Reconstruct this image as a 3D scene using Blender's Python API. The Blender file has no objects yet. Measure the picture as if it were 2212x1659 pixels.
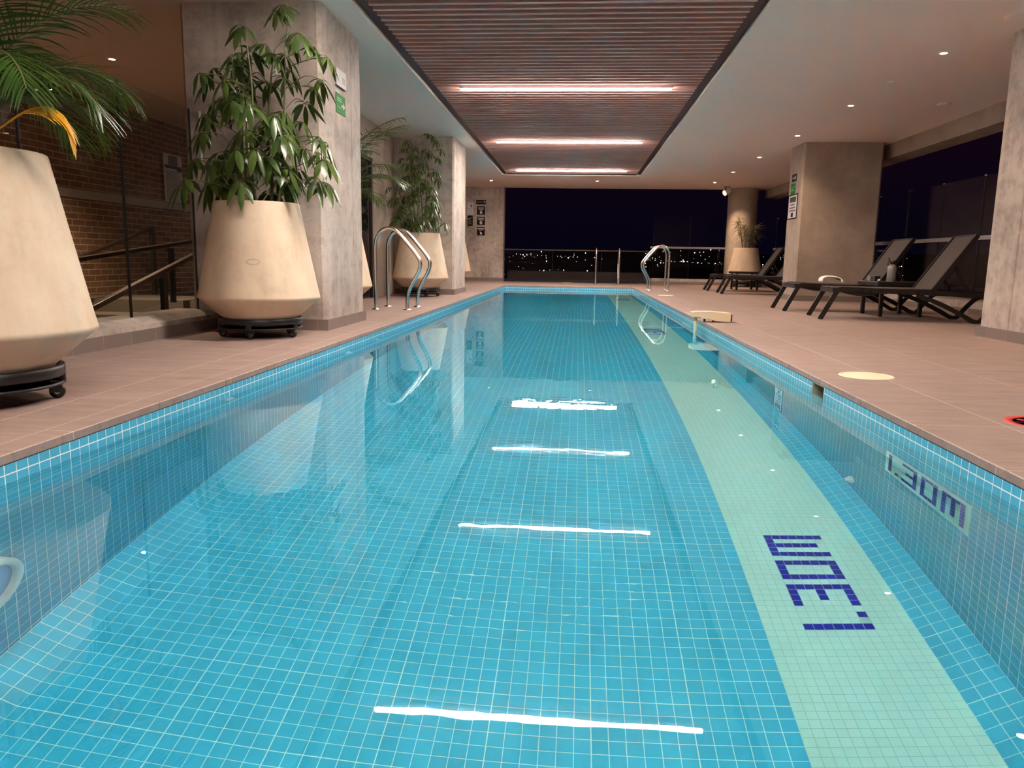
import bpy, bmesh, math, random
from math import sin, cos, pi, radians as rad
from mathutils import Vector as V, Matrix
random.seed(7)
S = bpy.context.scene
COL = S.collection

# ------------------------------------------------------------------ camera
PITCH, YAW, ROLL, FPX, CAMZ = 0.1628, 0.0820, 0.0168, 1643.1, 0.6044
f_ = V((-sin(YAW) * cos(PITCH), cos(YAW) * cos(PITCH), -sin(PITCH)))
r_ = V((cos(YAW), sin(YAW), 0)); u_ = r_.cross(f_)
r2 = r_ * cos(ROLL) + u_ * sin(ROLL); u2 = u_ * cos(ROLL) - r_ * sin(ROLL)
cam = bpy.data.objects.new('camera', bpy.data.cameras.new('camera'))
COL.objects.link(cam)
cam.matrix_world = Matrix(((r2.x, u2.x, -f_.x, 0), (r2.y, u2.y, -f_.y, 0), (r2.z, u2.z, -f_.z, CAMZ), (0, 0, 0, 1)))
cam.data.sensor_width = 36; cam.data.lens = FPX / 2212 * 36
cam.data.clip_start = 0.02; cam.data.clip_end = 5000
S.camera = cam
# ------------------------------------------------------------------ world: night sky
W = bpy.data.worlds.new('night'); S.world = W; W.use_nodes = True
nt = W.node_tree; nt.nodes.clear()
wo = nt.nodes.new('ShaderNodeOutputWorld'); bg = nt.nodes.new('ShaderNodeBackground')
tc = nt.nodes.new('ShaderNodeTexCoord'); sx = nt.nodes.new('ShaderNodeSeparateXYZ'); rp = nt.nodes.new('ShaderNodeValToRGB')
nt.links.new(tc.outputs['Generated'], sx.inputs[0]); nt.links.new(sx.outputs['Z'], rp.inputs[0])
rp.color_ramp.elements[0].position = 0.0; rp.color_ramp.elements[0].color = (.0007, .0006, .0030, 1)
rp.color_ramp.elements[1].position = 0.16; rp.color_ramp.elements[1].color = (.0030, .0008, .0030, 1)
nt.links.new(rp.outputs[0], bg.inputs[0]); bg.inputs[1].default_value = 0.62
nt.links.new(bg.outputs[0], wo.inputs[0])
# ------------------------------------------------------------------ exposure
S.view_settings.view_transform = 'Standard'
S.view_settings.look = 'None'
S.view_settings.gamma = 1.0
S.view_settings.use_curve_mapping = False
S.view_settings.exposure = 1.5
S.cycles.max_bounces = 14; S.cycles.diffuse_bounces = 6; S.cycles.glossy_bounces = 6
S.cycles.transmission_bounces = 8; S.cycles.transparent_max_bounces = 24
S.cycles.caustics_refractive = True; S.cycles.caustics_reflective = False
S.cycles.sample_clamp_indirect = 0
BAR_POWER = 142.0      # radiance of the LED bars
BAR_RGB = (1.0, .87, .78)
SPOT_RGB = (1.0, .70, .46)

# ------------------------------------------------------------------ tags
def tag(o, label=None, cat=None, group=None, kind=None):
    if label: o['label'] = label
    if cat: o['category'] = cat
    if group: o['group'] = group
    if kind: o['kind'] = kind
    return o
def empty(name, loc=(0, 0, 0), rz=0.0, label=None, cat=None, group=None, kind=None):
    o = bpy.data.objects.new(name, None); COL.objects.link(o)
    o.location = loc; o.rotation_euler = (0, 0, rz); o.empty_display_size = .1
    return tag(o, label, cat, group, kind)
def copy_tree(o, parent=None):
    c = o.copy(); COL.objects.link(c)
    if parent is not None: c.parent = parent
    for ch in list(o.children): copy_tree(ch, c)
    return c

# ------------------------------------------------------------------ materials
def nodes_of(name):
    m = bpy.data.materials.new(name); m.use_nodes = True
    t = m.node_tree; t.nodes.clear()
    out = t.nodes.new('ShaderNodeOutputMaterial'); b = t.nodes.new('ShaderNodeBsdfPrincipled')
    t.links.new(b.outputs[0], out.inputs[0])
    return m, t, b, out
def rgba(c): return (c[0], c[1], c[2], 1)
def srgb(r, g, b):
    def k(v):
        v /= 255.
        return v / 12.92 if v <= .04045 else ((v + .055) / 1.055) ** 2.4
    return (k(r), k(g), k(b))
def plain(name, c, rough=.5, metal=0.0, spec=None, emit=None, es=0):
    m, t, b, out = nodes_of(name)
    b.inputs['Base Color'].default_value = rgba(c); b.inputs['Roughness'].default_value = rough
    b.inputs['Metallic'].default_value = metal
    if spec is not None: b.inputs['Specular IOR Level'].default_value = spec
    if emit: b.inputs['Emission Color'].default_value = rgba(emit); b.inputs['Emission Strength'].default_value = es
    return m
def mapping(t, scale, coord='Object'):
    a = t.nodes.new('ShaderNodeTexCoord'); mp = t.nodes.new('ShaderNodeMapping')
    mp.inputs['Scale'].default_value = scale
    t.links.new(a.outputs[coord], mp.inputs[0]); return mp.outputs[0]
def noise(t, vec, scale, detail=5, rough=.6):
    n = t.nodes.new('ShaderNodeTexNoise'); n.inputs['Scale'].default_value = scale
    n.inputs['Detail'].default_value = detail; n.inputs['Roughness'].default_value = rough
    t.links.new(vec, n.inputs['Vector']); return n.outputs['Fac']
def ramp(t, fac, stops):
    r = t.nodes.new('ShaderNodeValToRGB'); e = r.color_ramp.elements
    while len(e) < len(stops): e.new(.5)
    for k, (p, c) in enumerate(stops):
        e[k].position = p; e[k].color = rgba(c)
    t.links.new(fac, r.inputs[0]); return r.outputs[0]
def mix(t, a, b, fac, mode='MIX'):
    m = t.nodes.new('ShaderNodeMix'); m.data_type = 'RGBA'; m.blend_type = mode
    if isinstance(fac, (int, float)): m.inputs[0].default_value = fac
    else: t.links.new(fac, m.inputs[0])
    for i, x in ((6, a), (7, b)):
        if isinstance(x, tuple): m.inputs[i].default_value = rgba(x)
        else: t.links.new(x, m.inputs[i])
    return m.outputs[2]
def bump(t, b, h, strength, dist=.01):
    n = t.nodes.new('ShaderNodeBump'); n.inputs['Strength'].default_value = strength
    n.inputs['Distance'].default_value = dist
    t.links.new(h, n.inputs['Height']); t.links.new(n.outputs[0], b.inputs['Normal'])
def brick(t, vec, w, h, mortar, c1, c2, cm, offset=0.0, smooth=.1, freq=2):
    n = t.nodes.new('ShaderNodeTexBrick'); n.offset = offset; n.offset_frequency = freq; n.squash = 1.0
    n.inputs['Scale'].default_value = 1.0; n.inputs['Mortar Size'].default_value = mortar
    n.inputs['Mortar Smooth'].default_value = smooth; n.inputs['Bias'].default_value = 0
    n.inputs['Brick Width'].default_value = w; n.inputs['Row Height'].default_value = h
    for k, c in (('Color1', c1), ('Color2', c2), ('Mortar', cm)): n.inputs[k].default_value = rgba(c)
    t.links.new(vec, n.inputs['Vector']); return n
def uvcoord(t):
    a = t.nodes.new('ShaderNodeTexCoord'); return a.outputs['UV']

def mosaic(name, p, c1, c2, cg, mortar, sheet=None, rough=.30, spec=.12):
    m, t, b, out = nodes_of(name)
    uv = uvcoord(t)
    k = brick(t, uv, p, p, mortar, c1, c2, cg)
    col = k.outputs['Color']
    if sheet:
        k2 = brick(t, uv, sheet, sheet, mortar * 1.45, (0, 0, 0), (0, 0, 0), (1, 1, 1))
        col = mix(t, col, cg, k2.outputs['Fac'])
    t.links.new(col, b.inputs['Base Color'])
    b.inputs['Roughness'].default_value = rough; b.inputs['Specular IOR Level'].default_value = spec
    return m
GROUT = (.80, .90, .86)
M = {}
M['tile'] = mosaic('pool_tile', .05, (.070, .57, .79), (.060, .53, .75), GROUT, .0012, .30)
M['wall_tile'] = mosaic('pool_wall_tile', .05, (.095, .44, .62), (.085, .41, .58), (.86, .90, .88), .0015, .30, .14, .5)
M['tile_dim'] = mosaic('spa_tile', .05, (.03, .035, .05), (.02, .025, .04), (.07, .07, .08), .003)
M['aqua'] = mosaic('aqua_tile', 1 / 30., (.62, .90, .78), (.59, .87, .75), (.40, .66, .60), .0011)
M['navy'] = plain('navy_tile', (.003, .016, .40), .3, 0, .1)

def concrete(name, a, b_, c, bumpk=.25, streak=True, mott=.5):
    m, t, b, out = nodes_of(name)
    v = mapping(t, (1, 1, 1))
    n1 = noise(t, v, 1.6, 8, .65)
    vs = mapping(t, (14, 14, .7)); n2 = noise(t, vs, 1.0, 4, .6)
    n3 = noise(t, v, 9, 6, .7)
    base = ramp(t, n1, [(.33, a), (.52, b_), (.70, c)])
    if streak: base = mix(t, base, ramp(t, n2, [(.35, (.62, .60, .58)), (.65, (1, 1, 1))]), .34, 'MULTIPLY')
    base = mix(t, base, ramp(t, n3, [(.40, (.62, .60, .58)), (.52, (1, 1, 1))]), mott, 'MULTIPLY')
    t.links.new(base, b.inputs['Base Color']); b.inputs['Roughness'].default_value = .72
    b.inputs['Specular IOR Level'].default_value = .3
    bump(t, b, n3, bumpk, .01)
    return m
M['concrete'] = concrete('board_marked_concrete', (.35, .29, .255), (.51, .43, .375), (.64, .55, .48))
M['concrete_smooth'] = concrete('smooth_concrete', (.33, .26, .21), (.40, .32, .26), (.47, .38, .31), .12, False, .15)

def deck_mat():
    m, t, b, out = nodes_of('deck_porcelain')
    uv = uvcoord(t)
    k = brick(t, uv, 1.2, .6, .0022, (1, 1, 1), (.94, .94, .94), (1, 1, 1), .5)
    v = mapping(t, (2.2, 9, 9)); n1 = noise(t, v, 1.3, 8, .72)
    v2 = mapping(t, (5, 40, 40)); n2 = noise(t, v2, 1.0, 4, .6)
    base = ramp(t, n1, [(.30, (.285, .198, .170)), (.52, (.345, .243, .208)), (.72, (.395, .283, .245))])
    base = mix(t, base, ramp(t, n2, [(.26, (.60, .57, .55)), (.46, (1, 1, 1))]), .62, 'MULTIPLY')
    base = mix(t, base, k.outputs['Color'], 1.0, 'MULTIPLY')
    base = mix(t, base, (.58, .44, .36), k.outputs['Fac'])
    t.links.new(base, b.inputs['Base Color']); b.inputs['Roughness'].default_value = .55
    b.inputs['Specular IOR Level'].default_value = .35
    bump(t, b, n2, .08, .004)
    return m
M['deck'] = deck_mat()
M['grout'] = plain('deck_grout', (.56, .43, .36), .8)
def skirt_mat():
    m, t, b, out = nodes_of('skirting_tile')
    uv = uvcoord(t)
    k = brick(t, uv, .30, .5, .002, (.215, .165, .143), (.19, .147, .127), (.36, .29, .25))
    t.links.new(k.outputs['Color'], b.inputs['Base Color']); b.inputs['Roughness'].default_value = .5
    return m
M['skirt'] = skirt_mat()
def brick_mat():
    m, t, b, out = nodes_of('red_brick')
    uv = uvcoord(t)
    k = brick(t, uv, .255, .077, .006, (.33, .17, .085), (.215, .10, .05), (.62, .48, .37), .5, .2)
    n = noise(t, mapping(t, (3, 3, 3)), 2.2, 4)
    col = mix(t, k.outputs['Color'], ramp(t, n, [(.35, (.78, .74, .70)), (.65, (1.0, 1.0, 1.0))]), .8, 'MULTIPLY')
    t.links.new(col, b.inputs['Base Color']); b.inputs['Roughness'].default_value = .85
    bump(t, b, k.outputs['Fac'], -.5, .01)
    return m
M['brick'] = brick_mat()
M['ceiling'] = plain('ceiling_paint', (.90, .75, .645), .8)
def wood_mat():
    m, t, b, out = nodes_of('slat_wood')
    n = noise(t, mapping(t, (1.2, 30, 30)), 1.0, 5)
    t.links.new(ramp(t, n, [(.3, (.58, .33, .285)), (.7, (.70, .43, .375))]), b.inputs['Base Color'])
    b.inputs['Roughness'].default_value = .65; b.inputs['Specular IOR Level'].default_value = .2
    return m
M['wood'] = wood_mat()
M['stair'] = plain('stair_stone', (.13, .105, .09), .8)
M['slat_gap_shade'] = plain('dark_shadow_gap', (.034, .011, .019), .6)  # near-black colour stands in for the shade of the recessed gap
M['recess'] = plain('recess_backing', (.050, .024, .022), .8)
M['steel'] = plain('brushed_steel', (.74, .70, .66), .22, 1.0)
M['dark_metal'] = plain('black_powder_coat', (.012, .010, .011), .4)
M['rail_metal'] = plain('bronze_rail', (.055, .036, .027), .32, .6)
M['grey_metal'] = plain('grey_aluminium', (.34, .32, .31), .4, .6)
M['rubber'] = plain('black_rubber', (.010, .009, .009), .5)
M['hub'] = plain('caster_hub', (.45, .42, .38), .35, .5)
M['white'] = plain('white_plastic', (.78, .76, .72), .35)
M['cream'] = plain('cream_plastic', (.82, .66, .44), .45)
M['ivory'] = plain('ivory_cover', (.84, .70, .48), .5)
M['blue_lens'] = plain('blue_lens', (.24, .42, .74), .08)
M['soil'] = plain('potting_soil', (.035, .022, .015), .9)
M['paper'] = plain('paper_white', (.74, .70, .68), .6, 0, .08)
M['ink'] = plain('black_print', (.020, .012, .014), .6, 0, .08)
M['grey_ink'] = plain('grey_print', (.22, .18, .18), .6, 0, .08)
M['blue_ink'] = plain('slate_print', (.09, .085, .14), .6, 0, .08)
M['green'] = plain('safety_green', (.018, .20, .030), .6, 0, .08)
M['pale_green'] = plain('pale_green_print', (.30, .55, .28), .6, 0, .08)
M['red'] = plain('red_print', (.72, .05, .045), .5)
M['yellow_grey'] = plain('skimmer_throat', (.34, .31, .22), .5)
M['towel'] = plain('white_cloth', (.88, .84, .78), .9)
M['taupe'] = plain('taupe_mesh', (.055, .041, .037), .8)
M['lounger'] = plain('dark_resin', (.013, .008, .0075), .38)
M['bottle'] = plain('grey_bottle', (.26, .24, .215), .35, .2)
M['cap'] = plain('bottle_cap', (.02, .016, .016), .4)
M['black_glass'] = plain('black_glass', (.004, .003, .004), .04, 0, .6)
M['band'] = plain('lintel_concrete', (.50, .42, .35), .8)
def pot_mat():
    m, t, b, out = nodes_of('cast_cream_planter')
    v = mapping(t, (1, 1, 1))
    n1 = noise(t, v, 4.5, 8, .7); n2 = noise(t, mapping(t, (9, 9, 2)), 1, 5, .6); n3 = noise(t, v, 60, 3, .6)
    base = ramp(t, n1, [(.28, (.58, .43, .30)), (.45, (.69, .53, .38)), (.7, (.76, .60, .43))])
    base = mix(t, base, ramp(t, n2, [(.30, (.84, .80, .76)), (.55, (1, 1, 1))]), .6, 'MULTIPLY')
    t.links.new(base, b.inputs['Base Color']); b.inputs['Roughness'].default_value = .7
    bump(t, b, n3, .12, .004)
    return m
M['pot'] = pot_mat()
M['stamp'] = plain('stamp_mark', (.50, .37, .26), .8)
def leaf_mat(name, a, b_, rough=.28):
    m, t, b, out = nodes_of(name)
    n = noise(t, mapping(t, (1, 1, 1)), 7, 3)
    t.links.new(ramp(t, n, [(.35, a), (.65, b_)]), b.inputs['Base Color'])
    b.inputs['Roughness'].default_value = rough
    tr = t.nodes.new('ShaderNodeBsdfTranslucent'); mx = t.nodes.new('ShaderNodeMixShader')
    tr.inputs[0].default_value = rgba([x * 1.3 for x in b_]); mx.inputs[0].default_value = .16
    t.links.new(b.outputs[0], mx.inputs[1]); t.links.new(tr.outputs[0], mx.inputs[2]); t.links.new(mx.outputs[0], out.inputs[0])
    return m
M['leaf'] = leaf_mat('umbrella_leaf', (.030, .060, .012), (.075, .118, .022), .30)
M['palm'] = leaf_mat('palm_leaf', (.026, .066, .010), (.060, .118, .016), .30)
M['palm_yellow'] = leaf_mat('yellowed_palm_leaf', (.60, .30, .015), (.78, .44, .03), .45)
M['dracaena'] = leaf_mat('strappy_leaf', (.10, .09, .03), (.17, .14, .06), .4)
M['stem'] = plain('green_stem', (.10, .105, .035), .5)
M['stem_brown'] = plain('brown_cane', (.17, .11, .06), .6)
def glass_mat(name, tint, ior=1.5):
    m = bpy.data.materials.new(name); m.use_nodes = True; t = m.node_tree; t.nodes.clear()
    out = t.nodes.new('ShaderNodeOutputMaterial'); mx = t.nodes.new('ShaderNodeMixShader')
    tr = t.nodes.new('ShaderNodeBsdfTransparent'); gl = t.nodes.new('ShaderNodeBsdfGlossy'); fr = t.nodes.new('ShaderNodeFresnel')
    tr.inputs[0].default_value = rgba(tint); gl.inputs['Roughness'].default_value = 0.0; fr.inputs[0].default_value = ior
    ge = t.nodes.new('ShaderNodeNewGeometry'); ma = t.nodes.new('ShaderNodeMath'); ma.operation = 'MULTIPLY_ADD'
    ma.inputs[1].default_value = 1 / ior - ior; ma.inputs[2].default_value = ior
    t.links.new(ge.outputs['Backfacing'], ma.inputs[0]); t.links.new(ma.outputs[0], fr.inputs[0])
    t.links.new(fr.outputs[0], mx.inputs[0]); t.links.new(tr.outputs[0], mx.inputs[1]); t.links.new(gl.outputs[0], mx.inputs[2])
    t.links.new(mx.outputs[0], out.inputs[0]); return m
M['glass'] = glass_mat('clear_glass', (.95, .965, .95), 1.22)
ZW_ = -.092
def water_mat():
    m = bpy.data.materials.new('pool_water'); m.use_nodes = True; t = m.node_tree; t.nodes.clear()
    out = t.nodes.new('ShaderNodeOutputMaterial'); g = t.nodes.new('ShaderNodeBsdfGlass')
    g.inputs['Roughness'].default_value = 0.0; g.inputs['IOR'].default_value = 1.333
    g.inputs['Color'].default_value = (.80, .975, 1, 1)
    n1 = noise(t, mapping(t, (1, 1, 1)), 1.1, 2, .5); n2 = noise(t, mapping(t, (1, 1.6, 1)), 6, 2, .5)
    ad = t.nodes.new('ShaderNodeMath'); ad.operation = 'MULTIPLY_ADD'; ad.inputs[1].default_value = .10
    t.links.new(n2, ad.inputs[0]); t.links.new(n1, ad.inputs[2])
    hgt = ad.outputs[0]
    pos = t.nodes.new('ShaderNodeTexCoord').outputs['Object']
    n3 = noise(t, mapping(t, (1, 1.8, 1)), 11, 2, .5)
    for (cx_, cy_, rx_, ry_, amp) in ((-.12, 3.72, .62, .32, .34), (-.10, 1.50, .55, .30, .22)):   # disturbed patches of the surface
        sb = t.nodes.new('ShaderNodeVectorMath'); sb.operation = 'SUBTRACT'; sb.inputs[1].default_value = (cx_, cy_, ZW_)
        dv = t.nodes.new('ShaderNodeVectorMath'); dv.operation = 'DIVIDE'; dv.inputs[1].default_value = (rx_, ry_, 1)
        ln = t.nodes.new('ShaderNodeVectorMath'); ln.operation = 'LENGTH'
        t.links.new(pos, sb.inputs[0]); t.links.new(sb.outputs[0], dv.inputs[0]); t.links.new(dv.outputs[0], ln.inputs[0])
        mr = t.nodes.new('ShaderNodeMapRange'); mr.interpolation_type = 'SMOOTHSTEP'
        for q, v in ((1, .15), (2, 1.0), (3, amp), (4, 0.0)): mr.inputs[q].default_value = v
        t.links.new(ln.outputs['Value'], mr.inputs[0])
        mu = t.nodes.new('ShaderNodeMath'); mu.operation = 'MULTIPLY_ADD'
        t.links.new(n3, mu.inputs[0]); t.links.new(mr.outputs[0], mu.inputs[1]); t.links.new(hgt, mu.inputs[2]); hgt = mu.outputs[0]
    bn = t.nodes.new('ShaderNodeBump'); bn.inputs['Strength'].default_value = 1.0; bn.inputs['Distance'].default_value = .0013
    t.links.new(hgt, bn.inputs['Height']); t.links.new(bn.outputs[0], g.inputs['Normal'])
    t.links.new(g.outputs[0], out.inputs[0]); return m
M['water'] = water_mat()
M['led'] = plain('led_diffuser', (.9, .9, .9), .5, 0, None, BAR_RGB, BAR_POWER)
M['led_side'] = plain('led_diffuser_side', (.9, .9, .9), .5, 0, None, BAR_RGB, 36)
M['lamp_lens'] = plain('projector_lens', (.9, .85, .8), .3, 0, None, SPOT_RGB, .6)
M['bulb'] = plain('halogen_bulb', (.9, .8, .7), .5, 0, None, SPOT_RGB, 60)
M['city'] = plain('city_lamp', (1, 1, 1), .5, 0, None, (1.0, .86, .70), 2.0)
M['hill'] = plain('night_hillside', (.006, .006, .010), .9)
# ------------------------------------------------------------------ mesh builder
class MB:
    def __init__(s): s.v = []; s.f = []; s.m = []; s.uv = []; s.sm = []
    def add(s, vs, fs, mi=0, smooth=False, uvs=None):
        o = len(s.v); s.v += [tuple(x) for x in vs]
        for k, f in enumerate(fs):
            s.f.append([i + o for i in f]); s.m.append(mi); s.sm.append(smooth)
            s.uv.append(uvs[k] if uvs else None)
    def quad(s, a, b, c, d, uv=None, mi=0): s.add([a, b, c, d], [(0, 1, 2, 3)], mi, False, [uv] if uv else None)
    def box(s, x0, x1, y0, y1, z0, z1, mi=0):
        v = [(x0, y0, z0), (x1, y0, z0), (x1, y1, z0), (x0, y1, z0), (x0, y0, z1), (x1, y0, z1), (x1, y1, z1), (x0, y1, z1)]
        f = [(0, 3, 2, 1), (4, 5, 6, 7), (0, 1, 5, 4), (1, 2, 6, 5), (2, 3, 7, 6), (3, 0, 4, 7)]
        uvs = []
        for q in f:
            P = [v[i] for i in q]
            ax = [max(p[k] for p in P) - min(p[k] for p in P) for k in range(3)]
            if ax[2] < 1e-9: uvs.append([(p[1], p[0]) for p in P])
            elif ax[0] < 1e-9: uvs.append([(p[1], p[2]) for p in P])
            else: uvs.append([(p[0], p[2]) for p in P])
        s.add(v, f, mi, False, uvs)
    def obox(s, c, ax, ay, az, mi=0):      # oriented box: centre + half-axis vectors
        c, ax, ay, az = V(c), V(ax), V(ay), V(az)
        v = [c + ax * a + ay * b + az * d for d in (-1, 1) for a, b in ((-1, -1), (1, -1), (1, 1), (-1, 1))]
        s.add(v, [(0, 3, 2, 1), (4, 5, 6, 7), (0, 1, 5, 4), (1, 2, 6, 5), (2, 3, 7, 6), (3, 0, 4, 7)], mi)
    def bar(s, p, q, w, h, mi=0, up=(0, 0, 1)):   # rectangular bar
        p, q = V(p), V(q); d = q - p; L = d.length; d.normalize()
        sd = d.cross(V(up))
        if sd.length < 1e-4: sd = d.cross(V((1, 0, 0)))
        sd.normalize(); n = sd.cross(d)
        s.obox((p + q) / 2, d * L / 2, sd * w / 2, n * h / 2, mi)
    def tube(s, pts, r, n=12, mi=0, cap=True):
        pts = [V(p) for p in pts]; rs = r if isinstance(r, (list, tuple)) else [r] * len(pts)
        t0 = (pts[1] - pts[0]).normalized(); nrm = t0.orthogonal().normalized()
        vs = []; prev = t0
        for i, p in enumerate(pts):
            if i == 0: t = t0
            elif i == len(pts) - 1: t = (pts[i] - pts[i - 1]).normalized()
            else: t = ((pts[i + 1] - p).normalized() + (p - pts[i - 1]).normalized()).normalized()
            nrm = prev.rotation_difference(t) @ nrm; prev = t
            b = t.cross(nrm)
            for k in range(n):
                a = 2 * pi * k / n; vs.append(p + (nrm * cos(a) + b * sin(a)) * rs[i])
        fs = []
        for i in range(len(pts) - 1):
            for k in range(n):
                k2 = (k + 1) % n; fs.append((i * n + k, i * n + k2, (i + 1) * n + k2, (i + 1) * n + k))
        s.add(vs, fs, mi, True)
        if cap:
            s.add(vs[:n], [tuple(reversed(range(n)))], mi); s.add(vs[-n:], [tuple(range(n))], mi)
    def lathe(s, prof, c=(0, 0, 0), n=48, mi=0, smooth=True, axis='z'):
        vs = []
        for r, z in prof:
            for k in range(n):
                a = 2 * pi * k / n
                if axis == 'z': vs.append((c[0] + r * cos(a), c[1] + r * sin(a), c[2] + z))
                elif axis == 'x': vs.append((c[0] + z, c[1] + r * cos(a), c[2] + r * sin(a)))
                else: vs.append((c[0] + r * cos(a), c[1] + z, c[2] + r * sin(a)))
        fs = []
        for i in range(len(prof) - 1):
            for k in range(n):
                k2 = (k + 1) % n; q = (i * n + k, i * n + k2, (i + 1) * n + k2, (i + 1) * n + k)
                fs.append(q if axis != 'y' else q[::-1])
        s.add(vs, fs, mi, smooth)
        for i, (r, z) in enumerate(prof):
            if i in (0, len(prof) - 1) and r > 1e-6:
                ring = list(range(n))
                flip = (i == 0) != (axis == 'y')
                s.add(vs[i * n:(i + 1) * n], [tuple(reversed(ring)) if flip else tuple(ring)], mi)
    def prism(s, pts, a, b, plane='xz', mi=0):   # polygon extruded from a to b along the remaining axis
        n = len(pts)
        def P(p, t): return (p[0], t, p[1]) if plane == 'xz' else ((p[0], p[1], t) if plane == 'xy' else (t, p[0], p[1]))
        v = [P(p, a) for p in pts] + [P(p, b) for p in pts]
        f = [tuple(range(n)), tuple(range(2 * n - 1, n - 1, -1))]
        for i in range(n):
            j = (i + 1) % n; f.append((i, i + n, j + n, j))
        s.add(v, f, mi)
    def leaf(s, base, d, up, L, w, droop=.5, nseg=5, fold=.25, mi=0):
        base, d, up = V(base), V(d).normalized(), V(up).normalized()
        side = d.cross(up)
        if side.length < 1e-3: side = d.orthogonal()
        side.normalize(); p = V(base); vs = []; dd = V(d)
        for i in range(nseg + 1):
            u = i / nseg
            ww = w * .5 * (sin(pi * min(1, u * .93 + .07)) ** .8) * (1 - .25 * u) if i < nseg else .0006
            n = side.cross(dd)
            vs += [p - side * ww - n * (fold * ww), p, p + side * ww - n * (fold * ww)]
            dd = (dd + V((0, 0, -droop / nseg))).normalized(); p = p + dd * (L / nseg)
        fs = []
        for i in range(nseg):
            a = i * 3; fs += [(a, a + 1, a + 4, a + 3), (a + 1, a + 2, a + 5, a + 4)]
        s.add(vs, fs, mi, True)
    CL = None
    def build(s, name, mats, parent=None, loc=None, bevel=0, label=None, cat=None, group=None, kind=None, segs=2, recalc=True):
        if MB.CL:        # leaves bend away from walls, glass and ceiling
            lo, hi = MB.CL; k = .09
            def sq(x, a, b):
                if a is not None and x < a + k: x = a + k * math.exp((x - a - k) / k)
                if b is not None and x > b - k: x = b - k * math.exp(-(x - b + k) / k)
                return x
            s.v = [tuple(sq(q[i], lo[i], hi[i]) for i in range(3)) for q in s.v]
        me = bpy.data.meshes.new(name)
        me.from_pydata(s.v, [], s.f)
        if not isinstance(mats, (list, tuple)): mats = [mats]
        for m in mats: me.materials.append(m)
        for p, mi, sm in zip(me.polygons, s.m, s.sm): p.material_index = mi; p.use_smooth = sm
        if any(u is not None for u in s.uv):
            ul = me.uv_layers.new(name='UVMap')
            for p, u in zip(me.polygons, s.uv):
                if u:
                    for li, c in zip(p.loop_indices, u): ul.data[li].uv = c
        me.update()
        o = bpy.data.objects.new(name, me); COL.objects.link(o)
        if parent is not None: o.parent = parent
        if loc is not None: o.location = loc
        if bevel:
            b = o.modifiers.new('bevel', 'BEVEL'); b.width = bevel; b.segments = segs; b.limit_method = 'ANGLE'; b.angle_limit = rad(40)
        return tag(o, label, cat, group, kind)
def smooth_path(pts, n=8):
    P = [V(p) for p in pts]; out = []
    for i in range(len(P) - 1):
        p0 = P[max(i - 1, 0)]; p1 = P[i]; p2 = P[i + 1]; p3 = P[min(i + 2, len(P) - 1)]
        for k in range(n):
            t = k / n
            out.append(.5 * ((2 * p1) + (p2 - p0) * t + (2 * p0 - 5 * p1 + 4 * p2 - p3) * t * t + (3 * p1 - p0 - 3 * p2 + p3) * t ** 3))
    out.append(P[-1]); return out
# ------------------------------------------------------------------ dimensions
XL, XR, Y0, Y1 = -1.696, 1.31, -1.2, 18.0      # pool
ZW, ZF, ZCB = -.092, -1.34, -.033              # water, pool floor, coping underside
ZC = 2.53                                      # ceiling
def st(o, label, cat): return tag(o, label, cat, None, 'structure')

# ------------------------------------------------------------------ pool basin
b = MB()
ZL, ZR = -1.28, -1.26; FX0, SX0, SX1 = -1.551, .681, 1.181
def yv(y): return y - 2.165
# flat floor: blue part and aqua strip
b.quad((FX0, Y0, ZF), (SX0, Y0, ZF), (SX0, Y1, ZF), (FX0, Y1, ZF), [(FX0 - SX0, yv(Y0)), (0, yv(Y0)), (0, yv(Y1)), (FX0 - SX0, yv(Y1))])
yp = 2.513
b.quad((SX0, Y0, ZF), (SX1, Y0, ZF), (SX1, Y1, ZF), (SX0, Y1, ZF), [(0, Y0 - yp), (.5, Y0 - yp), (.5, Y1 - yp), (0, Y1 - yp)], 1)
# bevelled edges, three tiles wide
b.quad((XL, Y0, ZL), (FX0, Y0, ZF), (FX0, Y1, ZF), (XL, Y1, ZL), [(0, yv(Y0)), (.15, yv(Y0)), (.15, yv(Y1)), (0, yv(Y1))])
b.quad((SX1, Y0, ZF), (XR, Y0, ZR), (XR, Y1, ZR), (SX1, Y1, ZF), [(0, yv(Y0)), (.15, yv(Y0)), (.15, yv(Y1)), (0, yv(Y1))])
# walls
vt = .0635
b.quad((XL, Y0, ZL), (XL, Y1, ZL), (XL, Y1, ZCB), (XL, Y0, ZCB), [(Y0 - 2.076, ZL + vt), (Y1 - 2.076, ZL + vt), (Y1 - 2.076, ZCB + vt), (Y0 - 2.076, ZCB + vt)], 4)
SKY0, SKY1, SKZ = 4.06, 4.26, -.125
def rw(y0, y1, z0, z1):
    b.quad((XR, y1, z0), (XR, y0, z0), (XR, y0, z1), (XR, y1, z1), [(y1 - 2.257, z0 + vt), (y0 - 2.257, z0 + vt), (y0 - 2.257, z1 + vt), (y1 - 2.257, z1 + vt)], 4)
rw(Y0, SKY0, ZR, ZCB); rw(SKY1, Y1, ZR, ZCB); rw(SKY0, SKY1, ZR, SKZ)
b.quad((XL, Y1, ZF), (XR, Y1, ZF), (XR, Y1, ZCB), (XL, Y1, ZCB), [(XL, ZF + vt), (XR, ZF + vt), (XR, ZCB + vt), (XL, ZCB + vt)], 4)
b.quad((XR, Y0, ZF), (XL, Y0, ZF), (XL, Y0, ZCB), (XR, Y0, ZCB), [(XR, ZF + vt), (XL, ZF + vt), (XL, ZCB + vt), (XR, ZCB + vt)])
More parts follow.
